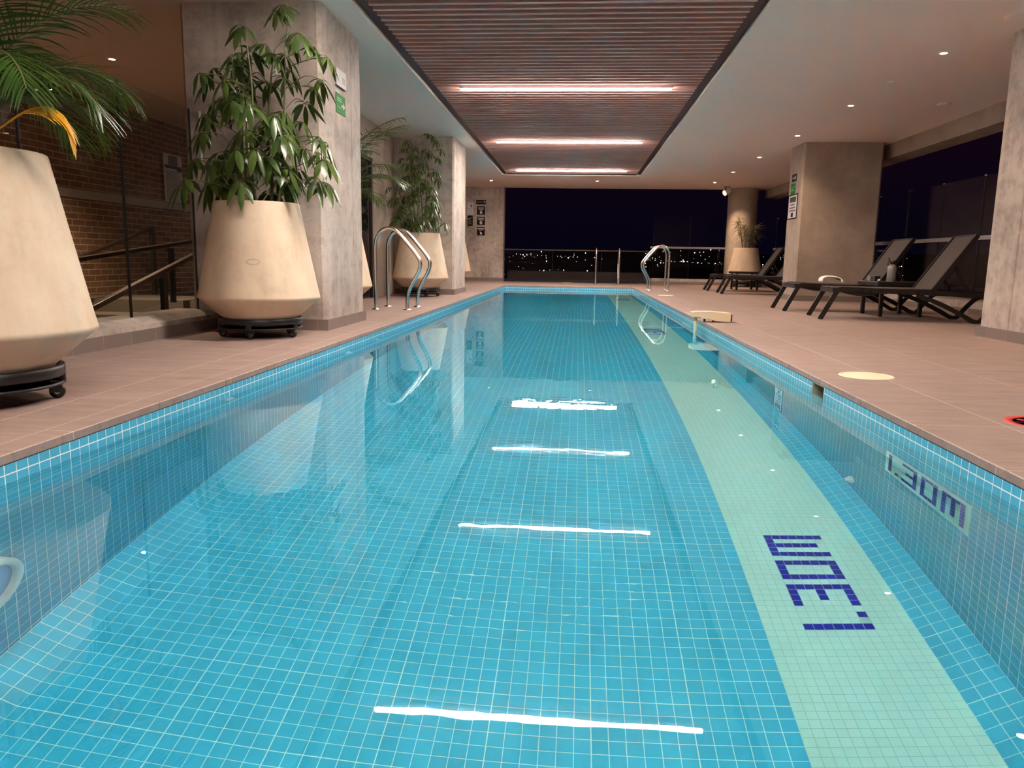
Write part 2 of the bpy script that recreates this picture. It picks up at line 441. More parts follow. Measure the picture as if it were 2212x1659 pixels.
# skimmer throat
b.box(XR, XR + .22, SKY0, SKY0 + .004, SKZ, ZCB, 3); b.box(XR, XR + .22, SKY1 - .004, SKY1, SKZ, ZCB, 3)
b.box(XR + .2, XR + .22, SKY0, SKY1, SKZ, ZCB, 3); b.box(XR, XR + .22, SKY0, SKY1, SKZ - .006, SKZ, 3); b.box(XR + .001, XR + .22, SKY0, SKY1, ZCB - .004, ZCB, 3)
# depth marking "1.30m" in tesserae: columns read along the text, rows downwards
P = 1 / 30.
GL = {}
def glyph(c0, cells): return [(c0 + x, y) for x, y in cells]
def vbar(x, y0=0, y1=6): return [(x, y) for y in range(y0, y1 + 1)]
def hbar(y, x0, x1): return [(x, y) for x in range(x0, x1 + 1)]
G1 = vbar(0); GD = [(0, 6)]
G3 = vbar(3) + hbar(0, 0, 2) + hbar(6, 0, 2) + hbar(3, 1, 2)
G0 = vbar(0) + vbar(3) + hbar(0, 1, 2) + hbar(6, 1, 2)
GM = vbar(0) + vbar(2, 0, 5) + vbar(4) + [(1, 0), (3, 0)]
TEXT = glyph(0, G1) + glyph(2, GD) + glyph(4, G3) + glyph(9, G0) + glyph(14, GM)
g = .0011
def floor_text(ystart):
    for c, r in set(TEXT):
        y0 = ystart + c * P; x0 = SX0 + (4 + r) * P; z = ZF + .0012
        b.quad((x0 + g, y0 + g, z), (x0 + P - g, y0 + g, z), (x0 + P - g, y0 + P - g, z), (x0 + g, y0 + P - g, z), None, 2)
for ys in (yp, 2.513 + 6.3, 2.513 + 12.6): floor_text(ys)
def wall_text(ytop, ztop):      # reads towards the camera on the right wall
    x = XR - .0012
    b.quad((x, ytop, ztop - 9 * P), (x, ytop - 21 * P, ztop - 9 * P), (x, ytop - 21 * P, ztop), (x, ytop, ztop),
           [(0, -9 * P), (21 * P, -9 * P), (21 * P, 0), (0, 0)], 1)
    x = XR - .0024
    for c, r in set(TEXT):
        y = ytop - (c + 1) * P; z = ztop - (r + 1) * P
        b.quad((x, y - g, z - P + g), (x, y - P + g, z - P + g), (x, y - P + g, z - g), (x, y - g, z - g), None, 2)
wall_text(3.209, -.36); wall_text(3.209 + 6.3, -.36)
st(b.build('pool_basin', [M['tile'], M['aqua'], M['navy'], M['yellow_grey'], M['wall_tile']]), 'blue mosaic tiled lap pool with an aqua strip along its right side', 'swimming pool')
wt = MB(); wt.quad((XL, Y0, ZW), (XR, Y0, ZW), (XR, Y1, ZW), (XL, Y1, ZW))
wt.build('pool_water', M['water'], None, None, 0, 'clear still water filling the blue tiled lap pool', 'water', None, 'stuff')

# ------------------------------------------------------------------ floor and coping
def dq(mb, x0, x1, y0, y1, xo, yo, z=0.0, mi=0):
    mb.quad((x0, y0, z), (x1, y0, z), (x1, y1, z), (x0, y1, z), [(y0 - yo, x0 - xo), (y0 - yo, x1 - xo), (y1 - yo, x1 - xo), (y1 - yo, x0 - xo)], mi)
d = MB(); CW = .35
dq(d, -3.3, XL - CW, -4, 21.3, -2.05, 2.33); dq(d, XR + CW, 5.3, -4, 21.3, 1.66, 2.35)
dq(d, XL - CW, XR + CW, Y1 + CW, 20.9, -2.05, 2.33); dq(d, XL - CW, XR + CW, -4, Y0 - CW, -2.05, 2.33)
for gx in (XL - CW, XR + CW): d.quad((gx - .0045, Y0 - CW, .0009), (gx + .0045, Y0 - CW, .0009), (gx + .0045, Y1 + CW, .0009), (gx - .0045, Y1 + CW, .0009), None, 1)
for gx in (Y0 - CW, Y1 + CW): d.quad((XL - CW, gx - .002, .0004), (XR + CW, gx - .002, .0004), (XR + CW, gx + .002, .0004), (XL - CW, gx + .002, .0004), None, 1)
st(d.build('floor', [M['deck'], M['grout']]), 'pinkish grey porcelain tiled pool deck', 'floor')
def coping(name, x0, x1, y0, y1, lab):
    c = MB()
    for k in range(200):
        if x1 - x0 < y1 - y0:
            a = 2.345 + .6 * (k - 20); e = a + .6
            a, e = max(a, y0), min(e, y1)
            if e - a > .02: c.box(x0, x1, a + .0012, e - .0012, ZCB, .0)
        else:
            a = x0 + .6 * k; e = min(a + .6, x1)
            if e - a > .02: c.box(a + .0012, e - .0012, y0, y1, ZCB, .0)
    b2 = MB(); b2.box(x0 + .005, x1 - .005, y0 + .004, y1 - .004, ZCB + .003, -.0012)
    gb = b2.build('grout_bed', M['grout'])
    gb.parent = st(c.build(name, M['deck'], None, None, .004), lab, 'pool coping')
coping('trim_1', XL - CW, XL, Y0 - CW, Y1 + CW, 'left pool coping of square edged stone slabs')
coping('trim_2', XR, XR + CW, Y0 - CW, Y1 + CW, 'right pool coping of square edged stone slabs')
coping('trim_3', XL, XR, Y1, Y1 + CW, 'far pool coping of square edged stone slabs')
coping('trim_4', XL, XR, Y0 - CW, Y0, 'near pool coping of square edged stone slabs')

# ------------------------------------------------------------------ columns and walls
def skirting(name, segs, lab):
    k = MB()
    for (x0, x1, y0, y1, h) in segs: k.box(x0, x1, y0, y1, 0, h)
    return st(k.build(name, M['skirt']), lab, 'baseboard')
def pillar(name, x0, x1, y0, y1, mat, lab, groove=None):
    c = MB(); e = .03
    pts = [(x0 + e, y0), (x1 - e, y0), (x1, y0 + e), (x1, y1 - e), (x1 - e, y1), (x0 + e, y1), (x0, y1 - e), (x0, y0 + e)]
    if groove:
        side, gy = groove
        if side == 'R': pts[3:3] = [(x1, gy - .012), (x1 - .015, gy), (x1, gy + .012)]
        else: pts[7:7] = [(x0, gy + .012), (x0 + .015, gy), (x0, gy - .012)]
    c.prism(pts, 0, ZC, 'xy')
    o = st(c.build(name, mat), lab, 'column')
    t = .018
    skirting(name.replace('pillar', 'baseboard'), [(x0 - t, x1 + t, y0 - t, y1 + t, .09)], 'tiled skirting round the ' + lab)
    return o
pillar('pillar_near_left', -3.16, -2.03, 6.08, 7.18, M['concrete'], 'board marked concrete column behind the large umbrella plant', ('R', 6.87))
pillar('pillar_far_left', -3.05, -2.035, 12.6, 13.9, M['concrete'], 'board marked concrete column behind the second umbrella plant', ('R', 13.5))
pillar('pillar_middle_right', 3.57, 4.82, 13.0, 13.75, M['concrete_smooth'], 'broad concrete column with three signs on its edge', ('L', 13.12))
pillar('pillar_near_right', 3.57, 4.7, 5.9, 7.08, M['concrete'], 'concrete column at the right edge beside the loungers', ('L', 6.62))
c = MB(); c.lathe([(.385, 0), (.385, ZC)], (4.32, 21.1, 0), 48)
st(c.build('pillar_round', M['concrete_smooth']), 'round concrete column behind the small potted plant', 'column')
c = MB(); c.box(-6.2, -2.04, 21.1, 21.5, 0, ZC)
st(c.build('wall_far', M['concrete']), 'concrete wall at the far left carrying black notices', 'wall')
skirting('baseboard_far', [(-6.2, -2.02, 21.08, 21.1, .09), (-2.04, -2.02, 21.1, 21.5, .09)], 'tiled skirting along the far concrete wall')
c = MB(); c.quad((-6.2, -4, -1.2), (-6.2, 21.5, -1.2), (-6.2, 21.5, ZC), (-6.2, -4, ZC), [(-4, -1.2), (21.5, -1.2), (21.5, ZC), (-4, ZC)])
st(c.build('wall_left', M['brick']), 'red brick wall beyond the glass and stairs', 'wall')
c = MB(); c.box(-6.21, -6.18, -4, 21.1, 1.262, 1.365)
st(c.build('trim_5', M['band']), 'pale concrete band across the red brick wall', 'trim')
c = MB(); c.box(-6.2, 5.5, -4.2, -4, -1.2, ZC)
st(c.build('wall_back', M['concrete']), 'concrete wall behind the near pool end', 'wall')
# side wall between the two left columns, with a black glazed door
c = MB(); c.box(-3.12, -3.02, 7.18, 12.6, 2.02, ZC); c.box(-3.12, -3.02, 11.3, 12.6, 0, 2.02); c.box(-3.12, -3.02, 7.18, 7.6, 0, 2.02)
st(c.build('wall_inner', M['concrete_smooth']), 'concrete side wall between the left columns', 'wall')
dr = empty('door_1', (-3.07, 9.45, 0), 0, 'black glazed doors between the two left columns', 'door', None, 'structure')
c = MB()
for y in (-1.85, -.62, .61, 1.83): c.box(-.03, .03, y - .025, y + .025, 0, 2.02)
c.box(-.03, .03, -1.85, 1.83, 1.97, 2.02)
c.build('door_frame', M['dark_metal'], dr)
c = MB(); c.box(-.006, .006, -1.83, 1.81, .01, 1.97); c.build('pane', M['black_glass'], dr)
# left curb with the glass screen
c = MB(); c.prism([(-3.3, 0), (-2.95, 0), (-2.95, .118), (-3.07, .155), (-3.3, .155)], -4, 6.08, 'xz')
st(c.build('trim_6', M['concrete']), 'low concrete curb under the glass screen on the left', 'curb')
skirting('baseboard_left', [(-2.95, -2.934, -4, 6.08, .085)], 'dark tile skirting along the left curb')
# lower floor and stairs beyond the glass
c = MB(); c.box(-6.2, -3.3, -4, 21.1, -1.25, -1.2); c.box(-6.2, -3.3, 9.6, 21.1, -1.2, -.02)
st(c.build('floor_lower', M['stair']), 'lower concrete floor beyond the glass screen', 'floor')
c = MB()
for k in range(9):
    z = .06 - k * .15; y = 8.6 - k * .42
    c.box(-6.15, -3.35, y, 9.6, z - .15, z)
st(c.build('stairs', M['stair']), 'concrete stairs climbing beyond the glass screen', 'stairs')
# ceiling
SLX0, SLX1, SLY0, SLY1 = -1.785, 1.388, -2.4, 18.2
c = MB(); T = .35
c.box(-6.2, SLX0, -4, 21.35, ZC, ZC + T); c.box(SLX1, 4.95, -4, 21.35, ZC, ZC + T)
c.box(SLX0, SLX1, SLY1, 21.35, ZC, ZC + T); c.box(SLX0, SLX1, -4, SLY0, ZC, ZC + T)
st(c.build('ceiling', M['ceiling']), 'smooth pale grey painted ceiling', 'ceiling')
c = MB(); c.box(4.95, 5.3, -4, 21.35, 2.3, ZC + T)
st(c.build('beam_right', M['concrete_smooth']), 'concrete edge beam above the right glass railing', 'beam')
c = MB()
c.prism([(5.0, 0), (5.4, 0), (5.4, .175), (5.06, .175), (5.0, .165)], -4, 21.35, 'xz')
st(c.build('trim_7', M['concrete']), 'low concrete curb under the right glass railing', 'curb')
skirting('baseboard_right', [(4.985, 5.0, -4, 21.0, .08)], 'dark tile skirting along the right curb')
c = MB(); c.box(2.0, 5.0, 21.0, 21.4, 0, .15)
st(c.build('trim_8', M['concrete']), 'low concrete curb under the far right glass railing', 'curb')
skirting('baseboard_far_right', [(1.985, 5.0, 20.985, 21.0, .075)], 'dark tile skirting along the far right curb')
# dark tiled step beyond the far end of the deck
c = MB(); c.box(-2.04, 2.0, 21.35, 22.6, -.4, .04, 0); c.box(-2.04, 2.0, 22.6, 22.9, -.4, .27, 1)
c.quad((-2.04, 20.9, -.01), (2.0, 20.9, -.01), (2.0, 21.4, -.01), (-2.04, 21.4, -.01), [(0, 0), (4, 0), (4, .5), (0, .5)], 0)
st(c.build('spa_ledge', [M['tile_dim'], M['recess']]), 'dark mosaic ledge outside the far glass railing', 'ledge')
# ------------------------------------------------------------------ slatted ceiling panel
sp = empty('slatted_ceiling_panel', (0, 0, ZC), 0, 'long reddish wooden slat panel recessed in the ceiling over the pool', 'ceiling panel')
c = MB(); n = int((SLY1 - .12 - (SLY0 + .12)) / .13)
for k in range(n):
    y = SLY0 + .16 + k * .13
    c.box(SLX0 + .10, SLX1 - .10, y, y + .036, .015, .085)
c.build('slats', M['wood'], sp)
c = MB()
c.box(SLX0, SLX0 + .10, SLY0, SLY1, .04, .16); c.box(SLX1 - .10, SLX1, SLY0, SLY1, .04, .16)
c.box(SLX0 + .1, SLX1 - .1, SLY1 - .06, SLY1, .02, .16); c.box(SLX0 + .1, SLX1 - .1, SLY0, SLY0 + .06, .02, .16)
c.build('frame', M['slat_gap_shade'], sp)  # strips round the slats, shade of the gap painted into their colour
c = MB(); c.box(SLX0 + .1, SLX1 - .1, SLY0 + .06, SLY1 - .06, .13, .16); c.build('backing_board', M['recess'], sp)
# LED bars
ORD = ['farthest', 'second farthest', 'middle', 'fourth from the far end', 'nearest']
for k, y in enumerate((17.12, 13.06, 9.09, 5.06, 1.04)):
    t = empty('linear_light', (-.2, y, ZC - .008), 0, ORD[k] + ' of the white linear lamps across the slatted ceiling panel', 'light', 'linear lamps in the slatted panel')
    c = MB(); c.box(-1.205, 1.205, -.027, .027, .003, .09); c.build('housing', M['grey_metal'], t, None, .004)
    c = MB()
    pts = [(-1.19, 0, 0), (1.19, 0, 0)]
    m = 10; prof = []
    poly = [(-1.17 + .025 * cos(a), .025 * sin(a)) for a in [pi / 2 + pi * i / m for i in range(m + 1)]] + [(1.17 + .025 * cos(a), .025 * sin(a)) for a in [-pi / 2 + pi * i / m for i in range(m + 1)]]
    c.prism(poly, -.013, .003, 'xy'); c.m = [1] * len(c.m)
    lo = min(v[2] for v in c.v)
    for i, f in enumerate(c.f):
        if all(abs(c.v[q][2] - lo) < 1e-6 for q in f): c.m[i] = 0
    c.build('diffuser', [M['led'], M['led_side']], t)
# downlights
def downlight(x, y, lab, power=26, tilt=None):
    t = empty('downlight', (x, y, ZC), 0, lab, 'light', 'recessed ceiling downlights')
    c = MB(); c.lathe([(.030, -.001), (.030, -.006), (.047, -.006), (.050, 0.0), (.050, .002)], (0, 0, 0), 28); c.build('trim_ring', M['white'], t)
    c = MB(); c.lathe([(.0, -.004), (.029, -.004), (.029, .0)], (0, 0, 0), 24); c.build('bulb', M['bulb'], t)
    l = bpy.data.lights.new('downlight_lamp', 'SPOT'); l.energy = power; l.color = SPOT_RGB; l.spot_size = rad(120); l.spot_blend = .9; l.shadow_soft_size = .03
    lo = bpy.data.objects.new('downlight_lamp', l); COL.objects.link(lo); lo.parent = t; lo.location = (0, 0, -.03)
names = ['out of frame above the right deck, seen mirrored in the water', 'brightest and nearest in the right-hand ceiling row', 'second from the front in the right-hand ceiling row', 'in front of the broad right column', 'fourth in the right-hand ceiling row, left of the broad column', 'fifth in the right-hand ceiling row before the round column', 'last of the right-hand ceiling row beside the small projector']
for k, y in enumerate((5.275, 7.66, 10.06, 12.36, 14.82, 17.22, 19.44)):
    downlight(3.28, y, 'recessed downlight ' + names[k])
downlight(.43, 19.37, 'recessed downlight on the far ceiling strip above the black window')
downlight(-2.2, 19.4, 'recessed downlight beside the far left column')
downlight(-4.74, 7.73, 'recessed downlight shining above the brick wall stairs', 170)
# ------------------------------------------------------------------ small ceiling fittings
def ceiling_disc(x, y, r, name, lab, cat, mat='white'):
    c = MB(); c.lathe([(0, -.022), (r * .7, -.022), (r, -.012), (r, 0)], (0, 0, 0), 28)
    return c.build(name, M[mat], None, (x, y, ZC), 0, lab, cat)
ceiling_disc(3.27, 8.8, .045, 'ceiling_sensor', 'small pale sensor between two downlights of the right ceiling row', 'sensor')
ceiling_disc(4.33, 9.96, .075, 'smoke_detector', 'white round detector on the right ceiling near the edge beam', 'smoke detector')
ceiling_disc(3.34, 6.6, .085, 'ceiling_vent', 'flat round vent on the ceiling at the top right corner', 'vent', 'ceiling')
ceiling_disc(-4.1, 9.0, .05, 'ceiling_speaker', 'tiny dark disc on the dim ceiling left of the near column', 'sensor', 'grey_metal')
# projector lamp by the round column
t = empty('flood_spotlight', (3.74, 20.45, ZC), 0, 'small adjustable projector hanging from the ceiling beside the round column', 'light')
c = MB(); c.box(-.05, .12, -.03, .03, -.03, 0); c.build('mount', M['grey_metal'], t, None, .004)
c = MB(); c.bar((.0, 0, -.03), (-.02, -.02, -.10), .02, .02); c.build('bracket', M['dark_metal'], t)
c = MB(); c.tube([(.10, .02, -.10), (-.04, -.06, -.17)], [.055, .075], 20); c.build('lamp_head', M['white'], t)
c = MB(); d_ = V((-.14, -.08, -.07)).normalized(); c.tube([V((-.04, -.06, -.17)) + d_ * .001, V((-.04, -.06, -.17)) + d_ * .004], [.068, .068], 20); c.build('lens', M['lamp_lens'], t)
l = bpy.data.lights.new('projector_lamp', 'SPOT'); l.energy = 45; l.color = SPOT_RGB; l.spot_size = rad(110); l.spot_blend = .8; l.shadow_soft_size = .04
lo = bpy.data.objects.new('projector_lamp', l); COL.objects.link(lo); lo.parent = t; lo.location = (-.07, -.14, -.22); lo.rotation_euler = V((.55, -.1, -1.7)).to_track_quat('-Z', 'Y').to_euler()
# ------------------------------------------------------------------ glass screens
def panel(name, x0, x1, y0, y1, z0, z1, lab, group, fit=None):
    t = empty(name, ((x0 + x1) / 2, (y0 + y1) / 2, z0), 0, lab, 'glass panel', group)
    ox, oy = (x0 + x1) / 2, (y0 + y1) / 2
    c = MB(); c.box(x0 - ox, x1 - ox, y0 - oy, y1 - oy, 0, z1 - z0); c.build('pane', M['glass'], t)
    for s_ in (-1, 1):
        c = MB()
        if y1 - y0 > x1 - x0:
            y = s_ * (y1 - y0) / 2; c.box(x0 - ox - .002, x1 - ox + .002, min(y, y - s_ * .003), max(y, y - s_ * .003), 0, z1 - z0)
        else:
            x = s_ * (x1 - x0) / 2; c.box(min(x, x - s_ * .003), max(x, x - s_ * .003), y0 - oy - .002, y1 - oy + .002, 0, z1 - z0)
        c.build('edge_seal', M['rubber'], t)
    if fit:
        c = MB(); c.box(-.02, .02, -.03, .03, z1 - z0 - .012, z1 - z0 + .006); c.build('top_clip', M['steel'], t, (0, (y1 - y0) / 2 - .032, 0))
    return t
LGL = ['beside the near column', 'between palm pot and umbrella plant', 'behind the palm pot', 'left of the palm pot', 'outside the frame']
ys = [6.06, 5.10, 4.13, 3.15, 2.17, 1.19]
for k in range(5):
    panel('glass_screen', -3.112, -3.10, ys[k + 1] + .002, ys[k] - .002, .155, 1.74, 'clear glass screen panel on the left curb ' + LGL[k], 'glass screen along the left curb')
RGL = ['farthest visible, partly behind the middle column', 'just right of the middle column', 'behind the second lounger', 'behind the nearest lounger', 'behind the near right column']
yr = [13.99, 12.85, 11.70, 10.57, 9.43, 8.29]
for k in range(5):
    panel('glass_balustrade', 5.20, 5.212, yr[k + 1] + .002, yr[k] - .002, .17, 1.77, 'tall glass railing panel on the right edge, ' + RGL[k], 'glass railing along the right edge', True)
for k, (a, e, l) in enumerate(((14.0, 17.4, 'hidden mostly behind the middle column'), (17.4, 20.95, 'between the middle and round columns'))):
    panel('glass_balustrade', 5.20, 5.212, a + .004, e - .004, .17, 1.77, 'glass railing panel on the right edge ' + l, 'glass railing along the right edge', True)
c = MB(); c.box(5.13, 5.18, 8.2, 20.9, .945, 1.0)
c.build('guard_rail', M['grey_metal'], None, None, .004, 'grey flat handrail along the right glass railing behind the loungers', 'railing')
for k, (a, e, l) in enumerate(((2.03, 3.0, 'right of the far stainless handrails'), (3.0, 3.95, 'just left of the round column'))):
    panel('glass_balustrade', a + .004, e - .004, 21.2, 21.212, .15, 1.80, 'tall glass railing panel at the far end, ' + l, 'tall glass railing at the far end')
c = MB(); c.box(1.95, 4.0, 21.12, 21.17, .955, 1.005)
c.build('guard_rail', M['grey_metal'], None, None, .004, 'pale flat handrail at the far right, left of the round column', 'railing')
for k in range(3):
    a = -2.03 + k * 1.34
    panel('glass_balustrade', a + .004, a + 1.336, 21.3, 21.312, .04, .85, 'low glass railing panel of the far window, ' + ('leftmost beside the concrete wall', 'middle one of the three', 'rightmost behind the upright steel handrails')[k], 'low glass railing at the far end')
c = MB(); c.box(-2.03, 2.0, 21.28, 21.33, .85, .885)
c.build('guard_rail', M['rail_metal'], None, None, .004, 'dim dark top rail of the low glass railing across the black window', 'railing')
# stair handrails beyond the left glass
def stair_rail(name, x, pts, posts, lab, pane=None):
    t = empty(name, (x, pts[0][0], 0), 0, lab, 'handrail', 'stair handrails beyond the glass')
    oy = pts[0][0]
    c = MB()
    for (ya, za), (yb, zb) in zip(pts[:-1], pts[1:]): c.bar((0, ya - oy, za), (0, yb - oy, zb), .055, .045)
    c.build('rail', M['rail_metal'], t, None, .008)
    for y, z0, z1 in posts:
        c = MB(); c.box(-.02, .02, y - oy - .035, y - oy + .035, z0, z1); c.build('post', M['dark_metal'], t)
    if pane:
        c = MB(); y0, y1, drop = pane
        def zz(y):
            for (ya, za), (yb, zb) in zip(pts[:-1], pts[1:]):
                if ya <= y <= yb: return za + (zb - za) * (y - ya) / (yb - ya)
            return pts[-1][1]
        c.prism([(y0 - oy, zz(y0) - drop), (y1 - oy, zz(y1) - drop), (y1 - oy, zz(y1) - .05), (y0 - oy, zz(y0) - .05)], -.005, .005, 'yz')
        c.build('pane', M['glass'], t)
stair_rail('stair_handrail', -3.8, [(3.6, -.36), (5.49, .114), (7.6, .645)], [(6.78, -.42, .38), (4.4, -1.2, -.2)], 'bronze stair handrail nearest the glass, rising to the near column')
stair_rail('stair_handrail', -4.6, [(4.6, .27), (6.43, .50), (8.86, .746)], [(6.35, -.8, .46), (8.4, .05, .66)], 'long bronze stair handrail crossing in the middle with glass beneath', (6.5, 8.35, .62))
stair_rail('stair_handrail', -5.5, [(6.4, .10), (8.11, .543), (9.63, .931)], [(9.6, -.05, .93), (7.2, -.5, .28)], 'bronze stair handrail farthest back against the brick wall, with an end post')

# ------------------------------------------------------------------ stainless pool handrails
def rail_thing(x, y, mirror, lab, rz=0):
    t = empty('pool_handrail', (x, y, 0), rz, lab, 'handrail', 'stainless pool handrails')
    s = -1 if mirror else 1
    prof = [(-.31, 0), (-.31, .4), (-.31, .70), (-.297, .80), (-.25, .885), (-.17, .93), (-.09, .915), (-.02, .86), (.06, .77), (.155, .655), (.205, .575), (.212, .50), (.185, .42), (.13, .32), (.085, .23), (.062, .13), (.058, 0)]
    c = MB(); c.tube(smooth_path([(s * u, 0, z) for u, z in prof], 6), .0215, 14); c.build('tube', M['steel'], t)
    for u in (-.31, .058):
        c = MB(); c.lathe([(.050, 0), (.050, .006), (.026, .016), (.0225, .018)], (s * u, 0, 0), 24); c.build('flange', M['steel'], t)
rail_thing(-2.01, 8.72, False, 'stainless pool handrail on the left deck, the nearer of the pair')
rail_thing(-2.01, 9.30, False, 'stainless pool handrail on the left deck, the farther of the pair')
rail_thing(1.60, 16.30, True, 'stainless pool handrail on the far right deck, the nearer of the pair')
rail_thing(1.60, 16.88, True, 'stainless pool handrail on the far right deck, the farther of the pair')
rail_thing(.49, 20.6, False, 'stainless handrail seen edge-on before the far window, left of the two', pi / 2)
rail_thing(1.09, 20.6, False, 'stainless handrail seen edge-on before the far window, right of the two', pi / 2)

# ------------------------------------------------------------------ planters on caster dollies
def dolly(x, y, rz, lab):
    t = empty('plant_dolly', (x, y, 0), rz, lab, 'plant dolly', 'black caster dollies under the planters')
    c = MB(); c.lathe([(.288, .100), (.300, .100), (.305, .104), (.305, .142), (.300, .146), (.288, .146), (.288, .100)], (0, 0, 0), 56); c.build('ring', M['dark_metal'], t)
    c = MB(); c.lathe([(.284, .066), (.303, .066), (.303, .076), (.284, .076), (.284, .066)], (0, 0, 0), 48)
    c.bar((-.25, 0, .073), (.25, 0, .073), .04, .010); c.bar((0, -.25, .073), (0, .25, .073), .04, .010); c.build('lower_frame', M['dark_metal'], t)
    for k in range(5):
        a = 2 * pi * k / 5 + .3; p = V((cos(a), sin(a), 0)); q = V((-sin(a), cos(a), 0))
        c = MB(); c.obox(p * .296 + V((0, 0, .104)), p * .009, q * .020, V((0, 0, .039))); c.build('bracket', M['dark_metal'], t, None, .004)
        cs = MB()
        cs.lathe([(.024, .054), (.024, .070)], p * .262, 16)
        for s in (-1, 1): cs.obox(p * .262 + q * (.020 * s) + V((0, 0, .043)), p * .020, q * .0025, V((0, 0, .017)))
        co = cs.build('caster', M['dark_metal'], t)
        w = MB()
        ctr = p * .270 + V((0, 0, .030))
        R3 = Matrix((q, V((0, 0, 1)).cross(q) * -1, V((0, 0, 1)))).transposed()
        prof = [(.006, -.013), (.024, -.013), (.030, -.009), (.030, .009), (.024, .013), (.006, .013)]
        vs = []; n = 24
        for r, zz in prof:
            for j in range(n):
                b_ = 2 * pi * j / n; vs.append(ctr + q * zz + p * (r * cos(b_)) + V((0, 0, r * sin(b_))))
        fs = []
        for i in range(len(prof) - 1):
            for j in range(n):
                j2 = (j + 1) % n; fs.append((i * n + j, i * n + j2, (i + 1) * n + j2, (i + 1) * n + j))
        w.add(vs, fs, 0, True)
        wh = w.build('wheel', M['rubber'], co)
        w = MB(); w.tube([ctr - q * .017, ctr + q * .017], .012, 14); w.build('axle_hub', M['hub'], co)
    return t
POT = [(.0, .080), (.19, .080), (.225, .092), (.255, .116), (.277, .148), (.325, .190), (.378, .236), (.424, .276), (.440, .293), (.438, .304), (.425, .360), (.395, .510), (.355, .710), (.318, .900), (.305, .968), (.300, .980), (.285, .980), (.278, .970), (.290, .900), (.295, .86), (0, .86)]
def planter(t):
    c = MB(); c.lathe(POT, (0, 0, 0), 72); c.build('pot', M['pot'], t)
    c = MB(); c.lathe([(.0, .922), (.15, .930), (.284, .918)], (0, 0, 0), 40); c.build('soil', M['soil'], t)

def umbrella_plant(t, seed, H=1.35, R=.60, nleaf=52, size=1.0):
    rn = random.Random(seed)
    stems = []
    for k in range(5):
        a = 2 * pi * k / 5 + rn.uniform(-.4, .4); r0 = rn.uniform(.03, .14); lean = rn.uniform(.05, .16)
        h = H * rn.uniform(.72, 1.0) if k else H
        pts = [V((r0 * cos(a), r0 * sin(a), .92)) + V((lean * cos(a) * u + .02 * sin(5 * u + k), lean * sin(a) * u + .02 * cos(4 * u + k), h * u)) for u in [i / 7 for i in range(8)]]
        c = MB(); c.tube(pts, [.013 - .0075 * i / 7 for i in range(8)], 8); c.build('stem', M['stem'], t)
        stems.append(pts)
    for i in range(nleaf):
        pts = stems[i % 5]; u = .08 + .95 * (((i // 5) + rn.random()) / (nleaf / 5.0)) ** 1.15
        u = min(u, 1.0); f = u * 7; j = min(int(f), 6); p = pts[j].lerp(pts[j + 1], f - j)
        a = i * 2.39996 + rn.uniform(-.4, .4)
        out = V((p.x, p.y, 0)); 
        d = V((cos(a), sin(a), 0)) + (out.normalized() * .35 if out.length > .02 else V())
        d.normalize()
        L = R * rn.uniform(.32, .72) * (1.12 - .5 * u ** 2) * (.65 if u > .93 else 1)
        el = rn.uniform(.25, .75) + (.5 if u > .9 else 0)
        q = p + d * (L * .55) + V((0, 0, L * .55 * math.tan(min(el, 1.0)) * .8)); e = p + d * L + V((0, 0, L * .55 * sin(el)))
        c = MB(); c.tube(smooth_path([p, q, e], 4), .0032, 6, 1, False)
        nl = rn.choice((6, 7, 7, 8)); ax = (d * .55 + V((0, 0, 1)) * .8).normalized(); s1 = ax.cross(V((0, 0, 1)) if abs(ax.z) < .95 else V((1, 0, 0))).normalized(); s2 = ax.cross(s1)
        for k in range(nl):
            b_ = 2 * pi * k / nl + rn.uniform(-.2, .2)
            ld = s1 * cos(b_) + s2 * sin(b_) - ax * rn.uniform(.15, .75)
            ld = (ld + d * .25).normalized()
            st_ = e + ld * .028
            c.tube([e, st_], .0018, 4, 1, False)
            ln = rn.uniform(.12, .20) * size * (1.15 - .35 * u) * (1 if ld.dot(d) > -.2 else .75)
            c.leaf(st_, ld, ax, ln, ln * rn.uniform(.25, .33), rn.uniform(.9, 2.0), 6, rn.uniform(.12, .4), 0)
        c.build('leaf_cluster', [M['leaf'], M['stem']], t)

def frond(t, a, el0, el1, L, base, mat, name='frond', nl=34, ll=.27, label=None, w=.0115, rn=random):
    n = 16; p = V(base); d = V((cos(a), sin(a), 0)); pts = [p.copy()]; els = []
    for i in range(n):
        u = (i + .5) / n; el = el0 + (el1 - el0) * (u ** 1.25); els.append(el)
        p = p + (d * cos(el) + V((0, 0, 1)) * sin(el)) * (L / n); pts.append(p.copy())
    c = MB(); c.tube(pts, [.0075 * (1 - .8 * i / n) + .0012 for i in range(n + 1)], 6, 1)
    side = V((-sin(a), cos(a), 0))
    for k in range(nl):
        u = .24 + .76 * (k + .5) / nl; f = u * n; j = min(int(f), n - 1); q = pts[j].lerp(pts[j + 1], f - j)
        tan = (pts[j + 1] - pts[j]).normalized(); up = side.cross(tan) * -1
        if up.z < 0: up = -up
        ln = ll * (sin(pi * (.18 + .74 * (u - .24) / .76)) ** .7) * rn.uniform(.88, 1.08)
        for s in (-1, 1):
            fw = .55 + .65 * u
            dd = (side * s + tan * fw + up * rn.uniform(.10, .35)).normalized()
            c.leaf(q, dd, up, ln, w * rn.uniform(.8, 1.15), rn.uniform(.45, 1.0), 5, .3, 0)
    c.build(name, [M[mat], M['stem'] if mat != 'palm_yellow' else M['palm_yellow']], t, None, 0, label)
